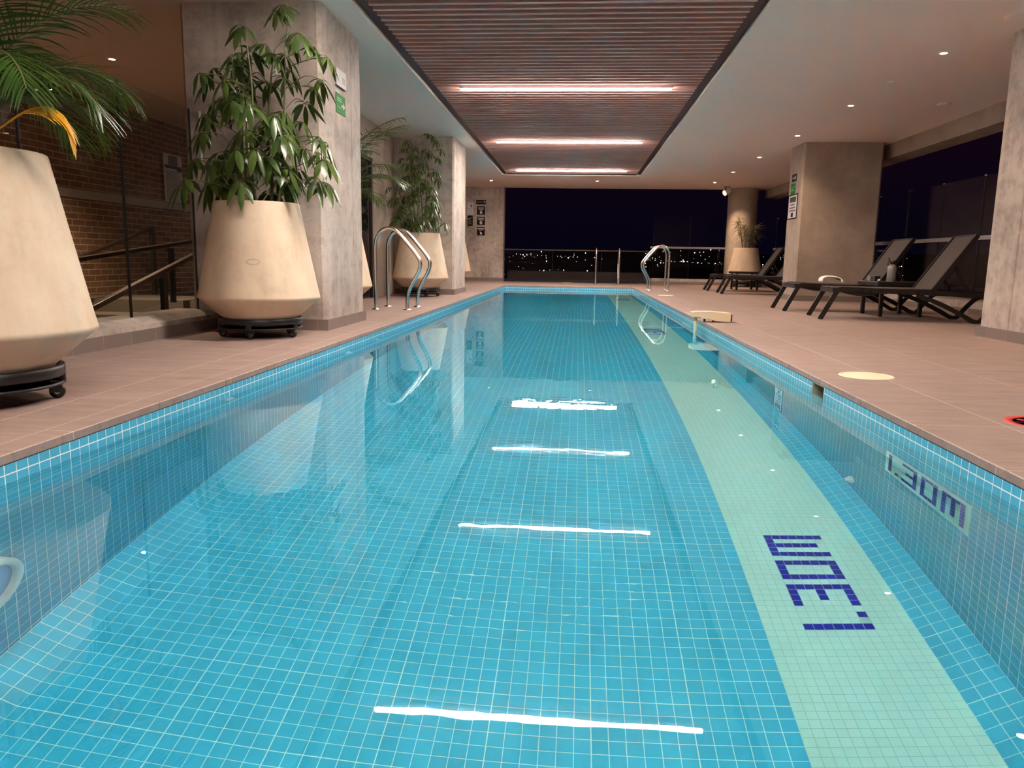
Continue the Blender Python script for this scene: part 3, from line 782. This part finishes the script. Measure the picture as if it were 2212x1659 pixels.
def palm(t, seed, spec):
    rn = random.Random(seed)
    for k in range(7):
        a = 2 * pi * k / 7; r0 = .07
        c = MB(); c.tube([(r0 * cos(a), r0 * sin(a), .92), (r0 * 1.5 * cos(a), r0 * 1.5 * sin(a), 1.15), (r0 * 2.0 * cos(a), r0 * 2.0 * sin(a), 1.36)], [.014, .011, .007], 8); c.build('cane', M['stem'], t)
    for a, e0, e1, L in spec:
        frond(t, rad(a), rad(e0), rad(e1), L, (.09 * cos(rad(a)), .09 * sin(rad(a)), .95 + rn.uniform(0, .1)), 'palm', rn=rn)
G_ = 'tall tapered planters'
PAL0 = [(2, 78, -62, 1.25), (28, 76, -48, 1.30), (-28, 77, -66, 1.22), (60, 80, -30, 1.45), (95, 82, -20, 1.5), (130, 78, -50, 1.35), (165, 80, -35, 1.45), (200, 76, -45, 1.3), (235, 78, -30, 1.4), (270, 74, -55, 1.25), (305, 80, -35, 1.4), (335, 84, -15, 1.55), (12, 86, -8, 1.6), (45, 72, -72, 1.05), (75, 70, -70, 1.1), (180, 86, 5, 1.6)]
PAL1 = [(a, e, f - 6, l * (.55 if -50 < (a + 180) % 360 - 180 < 150 else .88)) for a, e, f, l in PAL0]
PAL4 = [(a + 17, e + 3, f + 22, l * (.86 if abs((a + 180) % 360 - 180) < 50 else .95)) for a, e, f, l in PAL0]
def potted(x, y, rz, kind, seed, lab, labd, **k):
    t = empty('potted_' + kind, (x, y, 0), rz, lab, 'potted plant', G_)
    planter(t); dolly(x, y, rz + k.pop('dz', 0), labd)
    return t
pt = potted(-2.385, 2.83, 0, 'palm', 1, 'potted palm with a yellowed frond in the cream planter cut by the left edge', 'black caster dolly under the palm planter at the left edge', dz=-1.04)
MB.CL = ((-.69, None, None), (None, None, 2.46)); palm(pt, 11, PAL1)
# yellowed old frond
rn = random.Random(5); base = V((.0, .0, .97)); pts = [V((.05, -.03, .98)), V((.2, -.12, 1.0)), V((.34, -.2, 1.03)), V((.44, -.2, 1.085)), V((.52, -.2, 1.10)), V((.58, -.2, 1.07)), V((.605, -.2, 1.02))]
P_ = smooth_path(pts, 4); c = MB(); c.tube(P_, .004, 6, 1)
for k in range(30):
    u = .48 + .52 * k / 30; f = u * (len(P_) - 1); j = min(int(f), len(P_) - 2); q = P_[j].lerp(P_[j + 1], f - j); tan = (P_[j + 1] - P_[j]).normalized()
    for s in (-1, 1): c.leaf(q, (tan * 1.2 + V((0, s * .22, -.25))).normalized(), V((0, 0, 1)), rn.uniform(.10, .16) * (1.25 - .6 * u), .014, .9, 5, .3, 0)
MB.CL = None
c.build('frond', [M['palm_yellow'], M['palm_yellow']], pt, None, 0, 'drooping orange yellow dried frond')
pt = potted(-2.365, 5.56, .2, 'umbrella_plant', 2, 'large glossy umbrella plant in the cream planter before the near left column', 'black caster dolly under the large umbrella plant', dz=.55)
pt.rotation_euler.z = 0; MB.CL = ((-.70, None, .80), (None, .50, 2.46)); umbrella_plant(pt, 23, 1.34, .58, 78, 1.12); MB.CL = None
c = MB(); n = 20; vs = [(0, 0, 0)]
a0 = math.atan2(-5.56, 2.365) - .10
def onpot(da, dz):
    z = .555 + dz; r = .395 + (.355 - .395) * (z - .51) / .2 + .0012
    return (r * cos(a0 + da), r * sin(a0 + da), z)
c.add([onpot(0, 0)] + [onpot(.13 * cos(2 * pi * i / n), .021 * sin(2 * pi * i / n)) for i in range(n)] + [onpot(.105 * cos(2 * pi * i / n), .014 * sin(2 * pi * i / n)) for i in range(n)],
      [(1 + i, 1 + (i + 1) % n, 1 + n + (i + 1) % n, 1 + n + i) for i in range(n)])
c.build('maker_stamp', M['stamp'], pt, None, 0, 'small faint oval stamp')
pt = potted(-2.62, 8.0, 0, 'palm', 3, 'potted palm half hidden behind the near left column', 'black caster dolly hidden behind the near left column')
MB.CL = ((-.38, -.78, None), (None, None, 2.46)); palm(pt, 31, PAL4); MB.CL = None
pt = potted(-2.46, 11.95, .9, 'umbrella_plant', 4, 'umbrella plant in the cream planter behind the left steel handrails', 'black caster dolly behind the left steel handrails', dz=.3)
pt.rotation_euler.z = 0; MB.CL = ((-.54, None, .80), (None, .62, 2.48)); umbrella_plant(pt, 41, 1.52, .52, 74, .95); MB.CL = None
def dracaena(t, seed, canes, nl, L, w, mat='dracaena', sp=1.0):
    rn = random.Random(seed)
    for k in range(canes):
        a = 2 * pi * k / canes + rn.uniform(-.4, .4); h = rn.uniform(.35, .85); b0 = V((.07 * cos(a), .07 * sin(a), .92)); tp = b0 + V((.17 * sp * cos(a), .17 * sp * sin(a), h))
        c = MB(); c.tube([b0, b0.lerp(tp, .5) + V((.01, .01, 0)), tp], [.010, .008, .006], 8); c.build('cane', M['stem_brown'], t)
        c = MB()
        for j in range(nl):
            b_ = 2.4 * j; u = j / nl; q = tp - V((0, 0, .28 * (1 - u)))
            dd = V((cos(b_), sin(b_), .25 + .9 * u))
            c.leaf(q, dd, V((0, 0, 1)), L * rn.uniform(.7, 1.1), w, rn.uniform(.8, 1.7), 6, .3)
        c.build('leaf_tuft', M[mat], t)
pt = potted(-3.08, 19.0, 0, 'dracaena', 5, 'strappy leaved plant peeking out behind the second left column', 'black caster dolly behind the second left column')
dracaena(pt, 51, 5, 22, .42, .03, 'palm', 1.4)
pt = potted(4.28, 20.17, .4, 'bamboo_plant', 6, 'sparse thin leaved plant in the cream planter before the round column', 'black caster dolly before the round column', dz=.2)
MB.CL = ((None, None, None), (None, .50, None)); pt.rotation_euler.z = 0; dracaena(pt, 61, 7, 40, .30, .026); MB.CL = None

# ------------------------------------------------------------------ sun loungers and side tables
def make_lounger(x, y, rz, lab):
    t = empty('sun_lounger', (x, y, 0), rz, lab, 'sun lounger', 'dark sun loungers on the right deck')
    HW = .32
    for s in (-1, 1):
        yy = s * HW
        c = MB()     # side rail with the curved front leg
        P1 = smooth_path([(0.0, 0, 0), (.075, 0, .15), (.145, 0, .29), (.185, 0, .335), (.26, 0, .338), (.7, 0, .325), (1.15, 0, .315), (1.55, 0, .305), (1.93, 0, .295)], 5)
        for a, e in zip(P1[:-1], P1[1:]): c.bar(a, e + (e - a) * .12, .030, .052)
        c.build('side_rail', M['lounger'], t, (0, yy, 0))
        c = MB()     # V shaped rear leg
        P2 = smooth_path([(.98, 0, .29), (1.22, 0, .20), (1.45, 0, .085), (1.56, 0, .024), (1.63, 0, .026), (1.70, 0, .12), (1.80, 0, .23), (1.90, 0, .285)], 4)
        for a, e in zip(P2[:-1], P2[1:]): c.bar(a, e + (e - a) * .12, .030, .046)
        c.build('leg', M['lounger'], t, (0, yy, 0))
        c = MB()
        c.bar((.0, 0, .003), (.030, 0, .003), .034, .006); c.build('foot', M['rubber'], t, (0, yy, 0))
    c = MB()
    c.box(.12, 1.16, -HW + .014, HW - .014, .346, .356); c.build('seat', M['taupe'], t, None, .003)
    for u in (.13, .66, 1.14):
        c = MB(); c.box(u - .015, u + .015, -HW, HW, .295, .342); c.build('crossbar', M['lounger'], t)
    c = MB()
    c.prism([(.22 + .04 * i, .30 - .035 * sin(pi * i / 10)) for i in range(11)] + [(.62, .325), (.22, .325)], -HW + .02, HW - .02, 'xz')
    c.build('apron', M['lounger'], t)
    e1 = V((cos(rad(57)), 0, sin(rad(57)))); b0 = V((1.14, 0, .345)); tp = b0 + e1 * .70
    nrm = V((-sin(rad(57)), 0, cos(rad(57))))
    c = MB(); c.obox((b0 + tp) / 2 + nrm * .004, e1 * .345, V((0, HW - .03, 0)), nrm * .005); bk = c.build('backrest', M['taupe'], t)
    c = MB()
    for s in (-1, 1): c.bar(b0 + V((0, s * (HW - .01), 0)), tp + V((0, s * (HW - .01), 0)), .028, .045)
    c.bar(tp + V((0, -HW, 0)), tp + V((0, HW, 0)), .028, .03)
    c.build('backrest_frame', M['lounger'], bk)
    c = MB()
    m = b0 + e1 * .34
    for s in (-1, 1): c.bar(m + V((0, s * (HW - .05), 0)), V((1.52, s * (HW - .05), .315)), .022, .03)
    c.bar((1.40, -HW + .05, .40), (1.40, HW - .05, .40), .02, .02)
    c.build('support_strut', M['lounger'], t)
    return t
l1 = make_lounger(2.735, 9.05, rad(-5.5), 'nearest dark sun lounger, its raised back beside the near right column')
l2 = make_lounger(2.675, 10.42, rad(-1), 'dark sun lounger with a white cloth on its seat, beyond the side table')
l3 = make_lounger(2.83, 15.55, rad(-3), 'dark sun lounger left of the broad column, the nearer of the far pair')
l4 = make_lounger(2.80, 17.0, rad(-3), 'dark sun lounger farthest away, before the round column planter')
def make_table(x, y, lab):
    t = empty('side_table', (x, y, 0), 0, lab, 'side table', 'dark side tables between loungers')
    c = MB(); c.box(-.30, .30, -.33, .33, .362, .412); c.build('tabletop', M['lounger'], t, None, .008)
    for sx_ in (-1, 1):
        for sy in (-1, 1):
            c = MB(); c.box(-.022, .022, -.022, .022, 0, .365); c.build('leg', M['lounger'], t, (sx_ * .225, sy * .285, 0), .004)
make_table(3.84, 9.72, 'low dark side table holding a bottle, between the two near loungers')
make_table(3.80, 17.85, 'low dark side table beyond the farthest lounger')
# things on the table and lounger
t = empty('water_bottle', (3.72, 9.47, .412), 0, 'grey insulated bottle with a loop lid standing on the side table', 'bottle')
c = MB(); c.lathe([(.0, 0), (.047, 0), (.050, .004), (.050, .165), (.046, .182), (.030, .200), (.028, .206), (0, .206)], (0, 0, 0), 32); c.build('body', M['bottle'], t)
c = MB(); c.lathe([(.0, .204), (.0285, .204), (.0285, .246), (.026, .249), (0, .249)], (0, 0, 0), 28); cp = c.build('lid', M['cap'], t)
c = MB(); c.tube(smooth_path([(-.026, 0, .235), (-.045, .0, .262), (-.050, 0, .285), (-.042, 0, .262), (-.055, 0, .205), (-.040, 0, .195)], 5), .005, 8); c.build('carry_loop', M['cap'], cp)
t = empty('small_box', (3.68, 9.90, .412), .1, 'small two toned box on the side table left of the bottle', 'box')
c = MB(); c.box(-.065, .0, -.04, .04, 0, .062); c.build('body', M['bottle'], t, None, .004)
c = MB(); c.box(.0005, .065, -.039, .039, 0, .060); c.build('lid', M['cap'], t, None, .004)
c = MB(); c.lathe([(0, 0), (.018, 0), (.024, .008), (.022, .020), (.010, .030), (0, .032)], (0, 0, 0), 20)
c.build('glass_pebble', M['steel'], None, (3.62, 9.56, .412), 0, 'tiny shiny object on the side table next to the bottle', 'trinket')
# draped white cloth: an arched shell
c = MB(); rn = random.Random(4); nu, nv = 22, 12
vs = []
for i in range(nu + 1):
    for j in range(nv + 1):
        u = i / nu; v = j / nv; a = pi * (.02 + .96 * u)
        h = .098 * (sin(a) ** .55) * (1 - .25 * u); xx = -.115 * cos(a) * (1.15 if a > pi / 2 else 1)
        vs.append((xx + .006 * sin(9 * v + 3 * u), (v - .5) * .16 + .008 * sin(11 * u), h + .006 * sin(14 * v + 8 * u) * sin(a)))
fs = [(i * (nv + 1) + j, (i + 1) * (nv + 1) + j, (i + 1) * (nv + 1) + j + 1, i * (nv + 1) + j + 1) for i in range(nu) for j in range(nv)]
c.add(vs, fs, 0, True)
tw = c.build('cloth', M['towel'], None, (3.30, 10.36, .358), 0, 'crumpled white cloth lying on the second lounger', 'cloth')
sm = tw.modifiers.new('thickness', 'SOLIDIFY'); sm.thickness = .012; sm.offset = 1

# ------------------------------------------------------------------ pool alarm on the coping
t = empty('pool_alarm', (1.39, 8.0, 0), 0, 'cream pool alarm box on the right coping with a tube into the water', 'alarm')
c = MB(); c.prism([(-.20, .048), (-.12, .048), (-.12, .034), (-.02, .034), (-.02, .028), (.05, .010), (.185, .004), (.19, .095), (.0, .108), (-.14, .106), (-.205, .098)], -.075, .075, 'xz'); c.build('body', M['cream'], t, None, .006)
c = MB(); c.box(.19, .203, -.06, .06, .012, .082); c.build('speaker_grille', M['cap'], t, None, .003)
c = MB(); c.tube([(-.155, 0, .05), (-.155, 0, -.30)], .017, 16); c.build('sensor_tube', M['ivory'], t)
c = MB(); c.lathe([(.012, 0), (.012, .038)], (-.06, .03, 0), 14); c.lathe([(.010, 0), (.010, .030)], (.03, .03, 0), 14); c.lathe([(.012, 0), (.012, .03)], (.08, -.05, 0), 14); c.build('foot', M['cap'], t)
# skimmer lids
def lid(x, y, lab):
    t = empty('skimmer_lid', (x, y, 0), 0, lab, 'skimmer lid', 'round cream lids in the deck')
    c = MB(); c.lathe([(.0, .003), (.122, .003), (.128, .0005)], (0, 0, 0), 40); c.build('cover', M['ivory'], t)
    c = MB(); c.lathe([(.128, .0005), (.128, .005), (.140, .004), (.142, .0)], (0, 0, 0), 40); c.build('rim', M['ivory'], t)
lid(1.607, 4.30, 'round cream skimmer lid nearest the camera on the right deck')
lid(1.61, 14.05, 'round cream skimmer lid below the far right steel handrails')
lid(-.25, 20.7, 'round cream skimmer lid on the deck before the black far window')
# return jets and underwater fittings
def jet(x, y, z, side, lab, r=.032):
    t = empty('return_jet', (x, y, z), 0, lab, 'pool fitting', 'white wall fittings of the pool')
    s = side
    c = MB(); c.lathe([(r, 0), (r, s * .008), (r * .75, s * .018), (r * .45, s * .020), (r * .42, s * .034), (0, s * .034)], (0, 0, 0), 24, axis='x'); c.build('faceplate', M['white'], t)
    c = MB(); c.lathe([(r * .30, s * .034), (r * .30, s * .036), (0, s * .036)], (0, 0, 0), 16, axis='x'); c.build('nozzle', M['grey_metal'], t)
for y, zj, rj, l in ((3.56, -.131, .036, 'nearest of the left wall'), (5.53, -.195, .052, 'second of the left wall, before the umbrella plant'), (6.37, -.138, .034, 'third of the left wall'), (9.5, -.145, .036, 'below the left steel handrails')):
    jet(XL, y, zj, 1, 'white return jet at the waterline, ' + l, rj)
jet(XR, 3.56, -1.16, -1, 'white return jet deep on the right wall, left of the depth marking', .034)
jet(XR, 8.35, -1.16, -1, 'white return jet deep on the right wall under the pool alarm', .034)
t = empty('underwater_light', (XL, 1.885, -.775), 0, 'white rimmed underwater lamp with blue lens at the left frame edge', 'pool light')
c = MB(); c.lathe([(.14, 0), (.162, .004), (.165, .05), (.155, .064), (.132, .066), (.128, .054), (.128, 0)], (0, 0, 0), 48, axis='x'); c.build('rim', M['white'], t)
c = MB(); c.lathe([(.128, .046), (.10, .056), (.05, .062), (0, .063)], (0, 0, 0), 40, axis='x'); c.build('lens', M['blue_lens'], t)
c = MB(); c.box(.03, .036, -.02, .02, .1655, .1665); c.build('screw_slot', M['ink'], t)

# ------------------------------------------------------------------ signs
def sign(name, origin, xa, w, h, base, lab, cat, parts, thick=.004, frame=None):
    """board with printing: xa = direction of reading, in the wall plane"""
    xa = V(xa); up = V((0, 0, 1)); nrm = xa.cross(up)
    t = empty(name, origin, 0, lab, cat)
    def rect(mb, x0, x1, y0, y1, d0, d1):
        mb.obox(xa * ((x0 + x1) / 2) + up * ((y0 + y1) / 2) + nrm * ((d0 + d1) / 2), xa * (x1 - x0) / 2, up * (y1 - y0) / 2, nrm * (d1 - d0) / 2)
    c = MB(); rect(c, 0, w, 0, h, 0, thick); c.build('board', M[base], t)
    if frame:
        c = MB(); fw, fm = frame
        rect(c, -fw, 0, -fw, h + fw, 0, thick + .004); rect(c, w, w + fw, -fw, h + fw, 0, thick + .004); rect(c, 0, w, -fw, 0, 0, thick + .004); rect(c, 0, w, h, h + fw, 0, thick + .004)
        c.build('frame', M[fm], t)
    for nm, mt, rects, polys in parts:
        c = MB()
        for r in rects: rect(c, r[0] * w, r[1] * w, r[2] * h, r[3] * h, thick, thick + .0012)
        for poly in polys:
            n = len(poly); v = [xa * (x * w) + up * (y * h) + nrm * (thick + .0012) for x, y in poly]
            c.add(v, [tuple(range(n))])
        c.build(nm, M[mt], t)
    return t
def circ(cx, cy, rx, ry, n=18): return [(cx + rx * cos(2 * pi * i / n), cy + ry * sin(2 * pi * i / n)) for i in range(n)]
def lines(n, x0, x1, y0, y1, th, seed=1, ragged=.3):
    rn = random.Random(seed); out = []
    for k in range(n):
        y = y1 - (y1 - y0) * (k + .5) / n; out.append((x0, x1 - (x1 - x0) * ragged * rn.random(), y - th / 2, y + th / 2))
    return out
CX = -2.029
sign('notice_sign', (CX, 6.42, 2.0), (0, 1, 0), .27, .135, 'paper', 'pinkish white notice with dark edge high on the near left column', 'sign',
     [('print', 'grey_ink', lines(3, .60, .92, .25, .65, .04, 3), []), ('dark_edge', 'ink', [(-.03, 0, -.06, 1), (0, 1, -.06, 0)], [])], .012)
sign('exit_sign', (CX, 6.43, 1.785), (0, 1, 0), .255, .155, 'green', 'green exit sign with a right pointing arrow on the near left column', 'sign',
     [('arrow', 'paper', [(.55, .80, .42, .50)], [[(.74, .28), (.93, .46), (.74, .66), (.72, .58), (.82, .46), (.72, .36)]]),
      ('print', 'pale_green', [(.08, .62, .62, .68), (.08, .55, .74, .80), (.08, .60, .30, .34)], [])])
sign('tape_strip', (CX, 6.42, 1.948), (0, 1, 0), .12, .012, 'paper', 'short white tape strip above the green exit sign', 'tape', [], .003)
PX = 3.569
sign('arrow_sign', (PX, 13.57, 1.955), (0, -1, 0), .27, .125, 'ink', 'small black arrow sign topmost on the broad right column', 'sign',
     [('arrow', 'paper', [(.12, .70, .45, .55)], [[(.62, .2), (.90, .5), (.62, .8), (.60, .68), (.74, .5), (.60, .32)]])])
sign('evacuation_sign', (PX, 13.60, 1.74), (0, -1, 0), .26, .19, 'green', 'green evacuation sign between two others on the broad right column', 'sign',
     [('print', 'pale_green', [(.08, .55, .50, .58), (.08, .85, .36, .42), (.6, .9, .66, .72)], [[(.5, .50), (.62, .62), (.56, .66), (.44, .54)]])])
sign('rules_poster', (PX, 13.66, 1.36), (0, -1, 0), .50, .37, 'paper', 'framed white rules poster lowest on the broad right column', 'poster',
     [('print', 'grey_ink', [(.25, .75, .56, .63), (.18, .82, .42, .49), (.14, .86, .29, .36)], []),
      ('header_box', 'taupe', [(.18, .86, .74, .93)], []), ('header_rule', 'ink', [(.16, .86, .70, .735), (.16, .20, .70, .93)], []), ('pictogram', 'ink', [(.38, .62, .05, .24)], [])], .006, (.018, 'ink'))
FY = 21.099
fsc = 77.7
def fz(y): return .6044 + (563.6 - y) / 77.6 + .0
def fx(x): return (x - 1247) / 77.6 - .02
def pic_people(): return [circ(.42, .50, .05, .05), [(.36, .10), (.48, .10), (.50, .42), (.34, .42)], circ(.60, .50, .05, .05), [(.53, .10), (.67, .10), (.66, .42), (.54, .42)]]
sign('direction_strip', (-2.795, FY, 2.065), (1, 0, 0), .27, .112, 'ink', 'black strip sign with a round symbol, topmost on the far concrete wall', 'sign',
     [('print', 'paper', [(.08, .68, .46, .56)], []), ('symbol', 'grey_metal', [], [circ(.86, .52, .11, .27)])])
for k, (z, nm) in enumerate(((1.785, 'upper of the two black toilet notices on the far wall'), (1.507, 'lower of the two black toilet notices on the far wall'), (1.228, 'black shower notice lowest on the far concrete wall'))):
    sign('black_notice', (-2.77, FY, z), (1, 0, 0), .217, .222, 'ink', nm, 'sign',
         [('print', 'paper', [(.12, .88, .82, .87), (.16, .84, .73, .77), (.16, .86, .60, .65)] if k < 2 else [(.08, .92, .74, .88), (.28, .72, .60, .65)], []),
          ('pictogram', 'paper', [], pic_people() if k < 2 else [[(.40, .12), (.64, .12), (.66, .28), (.52, .44), (.36, .46), (.42, .28)]])])
sign('paper_notice', (-3.035, FY, 1.79), (1, 0, 0), .16, .32, 'paper', 'white paper notice half hidden by the second left column', 'notice',
     [('print', 'grey_ink', [(.15, .9, .86, .9), (.5, .85, .6, .78), (.0, 1, .48, .50)] + lines(4, .1, .9, .06, .42, .02, 5), [])])
sign('dark_notice', (-3.035, FY, 1.48), (1, 0, 0), .15, .28, 'ink', 'dark framed notice behind leaves at the far left wall', 'notice',
     [('print', 'grey_metal', lines(4, .15, .85, .2, .8, .05, 6), [])])
sign('rules_board', (-6.178, 11.20, 1.372), (0, 1, 0), .535, .71, 'paper', 'tall white rules board on the brick wall beyond the glass', 'notice',
     [('print', 'grey_ink', lines(24, .09, .92, .03, .66, .010, 7, .45), []), ('header_band', 'blue_ink', [(.05, .97, .70, .765), (.70, .97, .66, .70)], []), ('logo_block', 'grey_ink', [(.25, .75, .77, .97)], [])], .01)
sign('plate_strip', (-6.178, 11.2, 1.235), (0, 1, 0), .52, .028, 'blue_ink', 'thin grey blue plate under the pale band of the brick wall', 'plate', [], .006)
# round prohibition sticker on the deck, cut by the right frame edge
t = empty('floor_sticker', (1.86, 3.09, 0), 0, 'red ringed prohibition sticker on the right deck at the frame edge', 'sticker')
c = MB(); c.lathe([(0, .0005), (.15, .0005), (.15, 0)], (0, 0, 0), 40); c.build('disc', M['band'], t)
c = MB(); c.lathe([(.118, .0006), (.118, .0014), (.15, .0014), (.15, .0006)], (0, 0, 0), 48); c.obox((0, 0, .0011), V((.075, -.075, 0)), V((.008, .008, 0)), V((0, 0, .0004))); c.build('ring', M['red'], t)
c = MB(); c.obox((-.02, .005, .0016), V((.09, -.012, 0)), V((.002, .008, 0)), V((0, 0, .0003))); c.build('figure', M['ink'], t)
# conduit on the near left column front
c = MB(); c.tube([(-3.02, 6.068, 1.30), (-3.02, 6.068, 1.72)], .009, 10)
c.build('conduit', M['white'], None, None, 0, 'thin white conduit on the near left column left of the umbrella plant', 'conduit')

# ------------------------------------------------------------------ night city beyond the far window
h = MB(); NX, NY = 40, 14; rn = random.Random(9); vs = []
def hill_z(x, y): return -13 + (y - 350) / 1150. * 33 + 5 * sin(x * .011) + 3 * sin(x * .031 + y * .01)
for j in range(NY + 1):
    for i in range(NX + 1):
        y = 350 + (1500 - 350) * j / NY; x = (-.55 + 1.3 * i / NX) * y; vs.append((x, y, hill_z(x, y) - 1.5))
h.add(vs, [(j * (NX + 1) + i, j * (NX + 1) + i + 1, (j + 1) * (NX + 1) + i + 1, (j + 1) * (NX + 1) + i) for j in range(NY) for i in range(NX)], 0, True)
st(h.build('hillside', M['hill']), 'dark hillside of the city at night', 'hill')
c = MB()
def lamp(x, y, r):
    z = hill_z(x, y) + .5; v = [(x + r, y, z), (x - r, y, z), (x, y + r, z), (x, y - r, z), (x, y, z + r), (x, y, z - r)]
    c.add(v, [(0, 2, 4), (2, 1, 4), (1, 3, 4), (3, 0, 4), (2, 0, 5), (1, 2, 5), (3, 1, 5), (0, 3, 5)])
for k in range(250):
    e_ = -.017 + .0295 * rn.random(); y = 23.6 / (.0287 - e_); x = (-.11 + .52 * rn.random()) * y
    if .03 < x / y < .085 and rn.random() < .85: continue
    lamp(x, y, y * .00042 * rn.choice((.45, .55, .6, .8, 1.0, 1.7)))
c.build('city_lights', M['city'], None, None, 0, 'scattered white lamps of the night city seen through the far window', 'city lights', None, 'stuff')
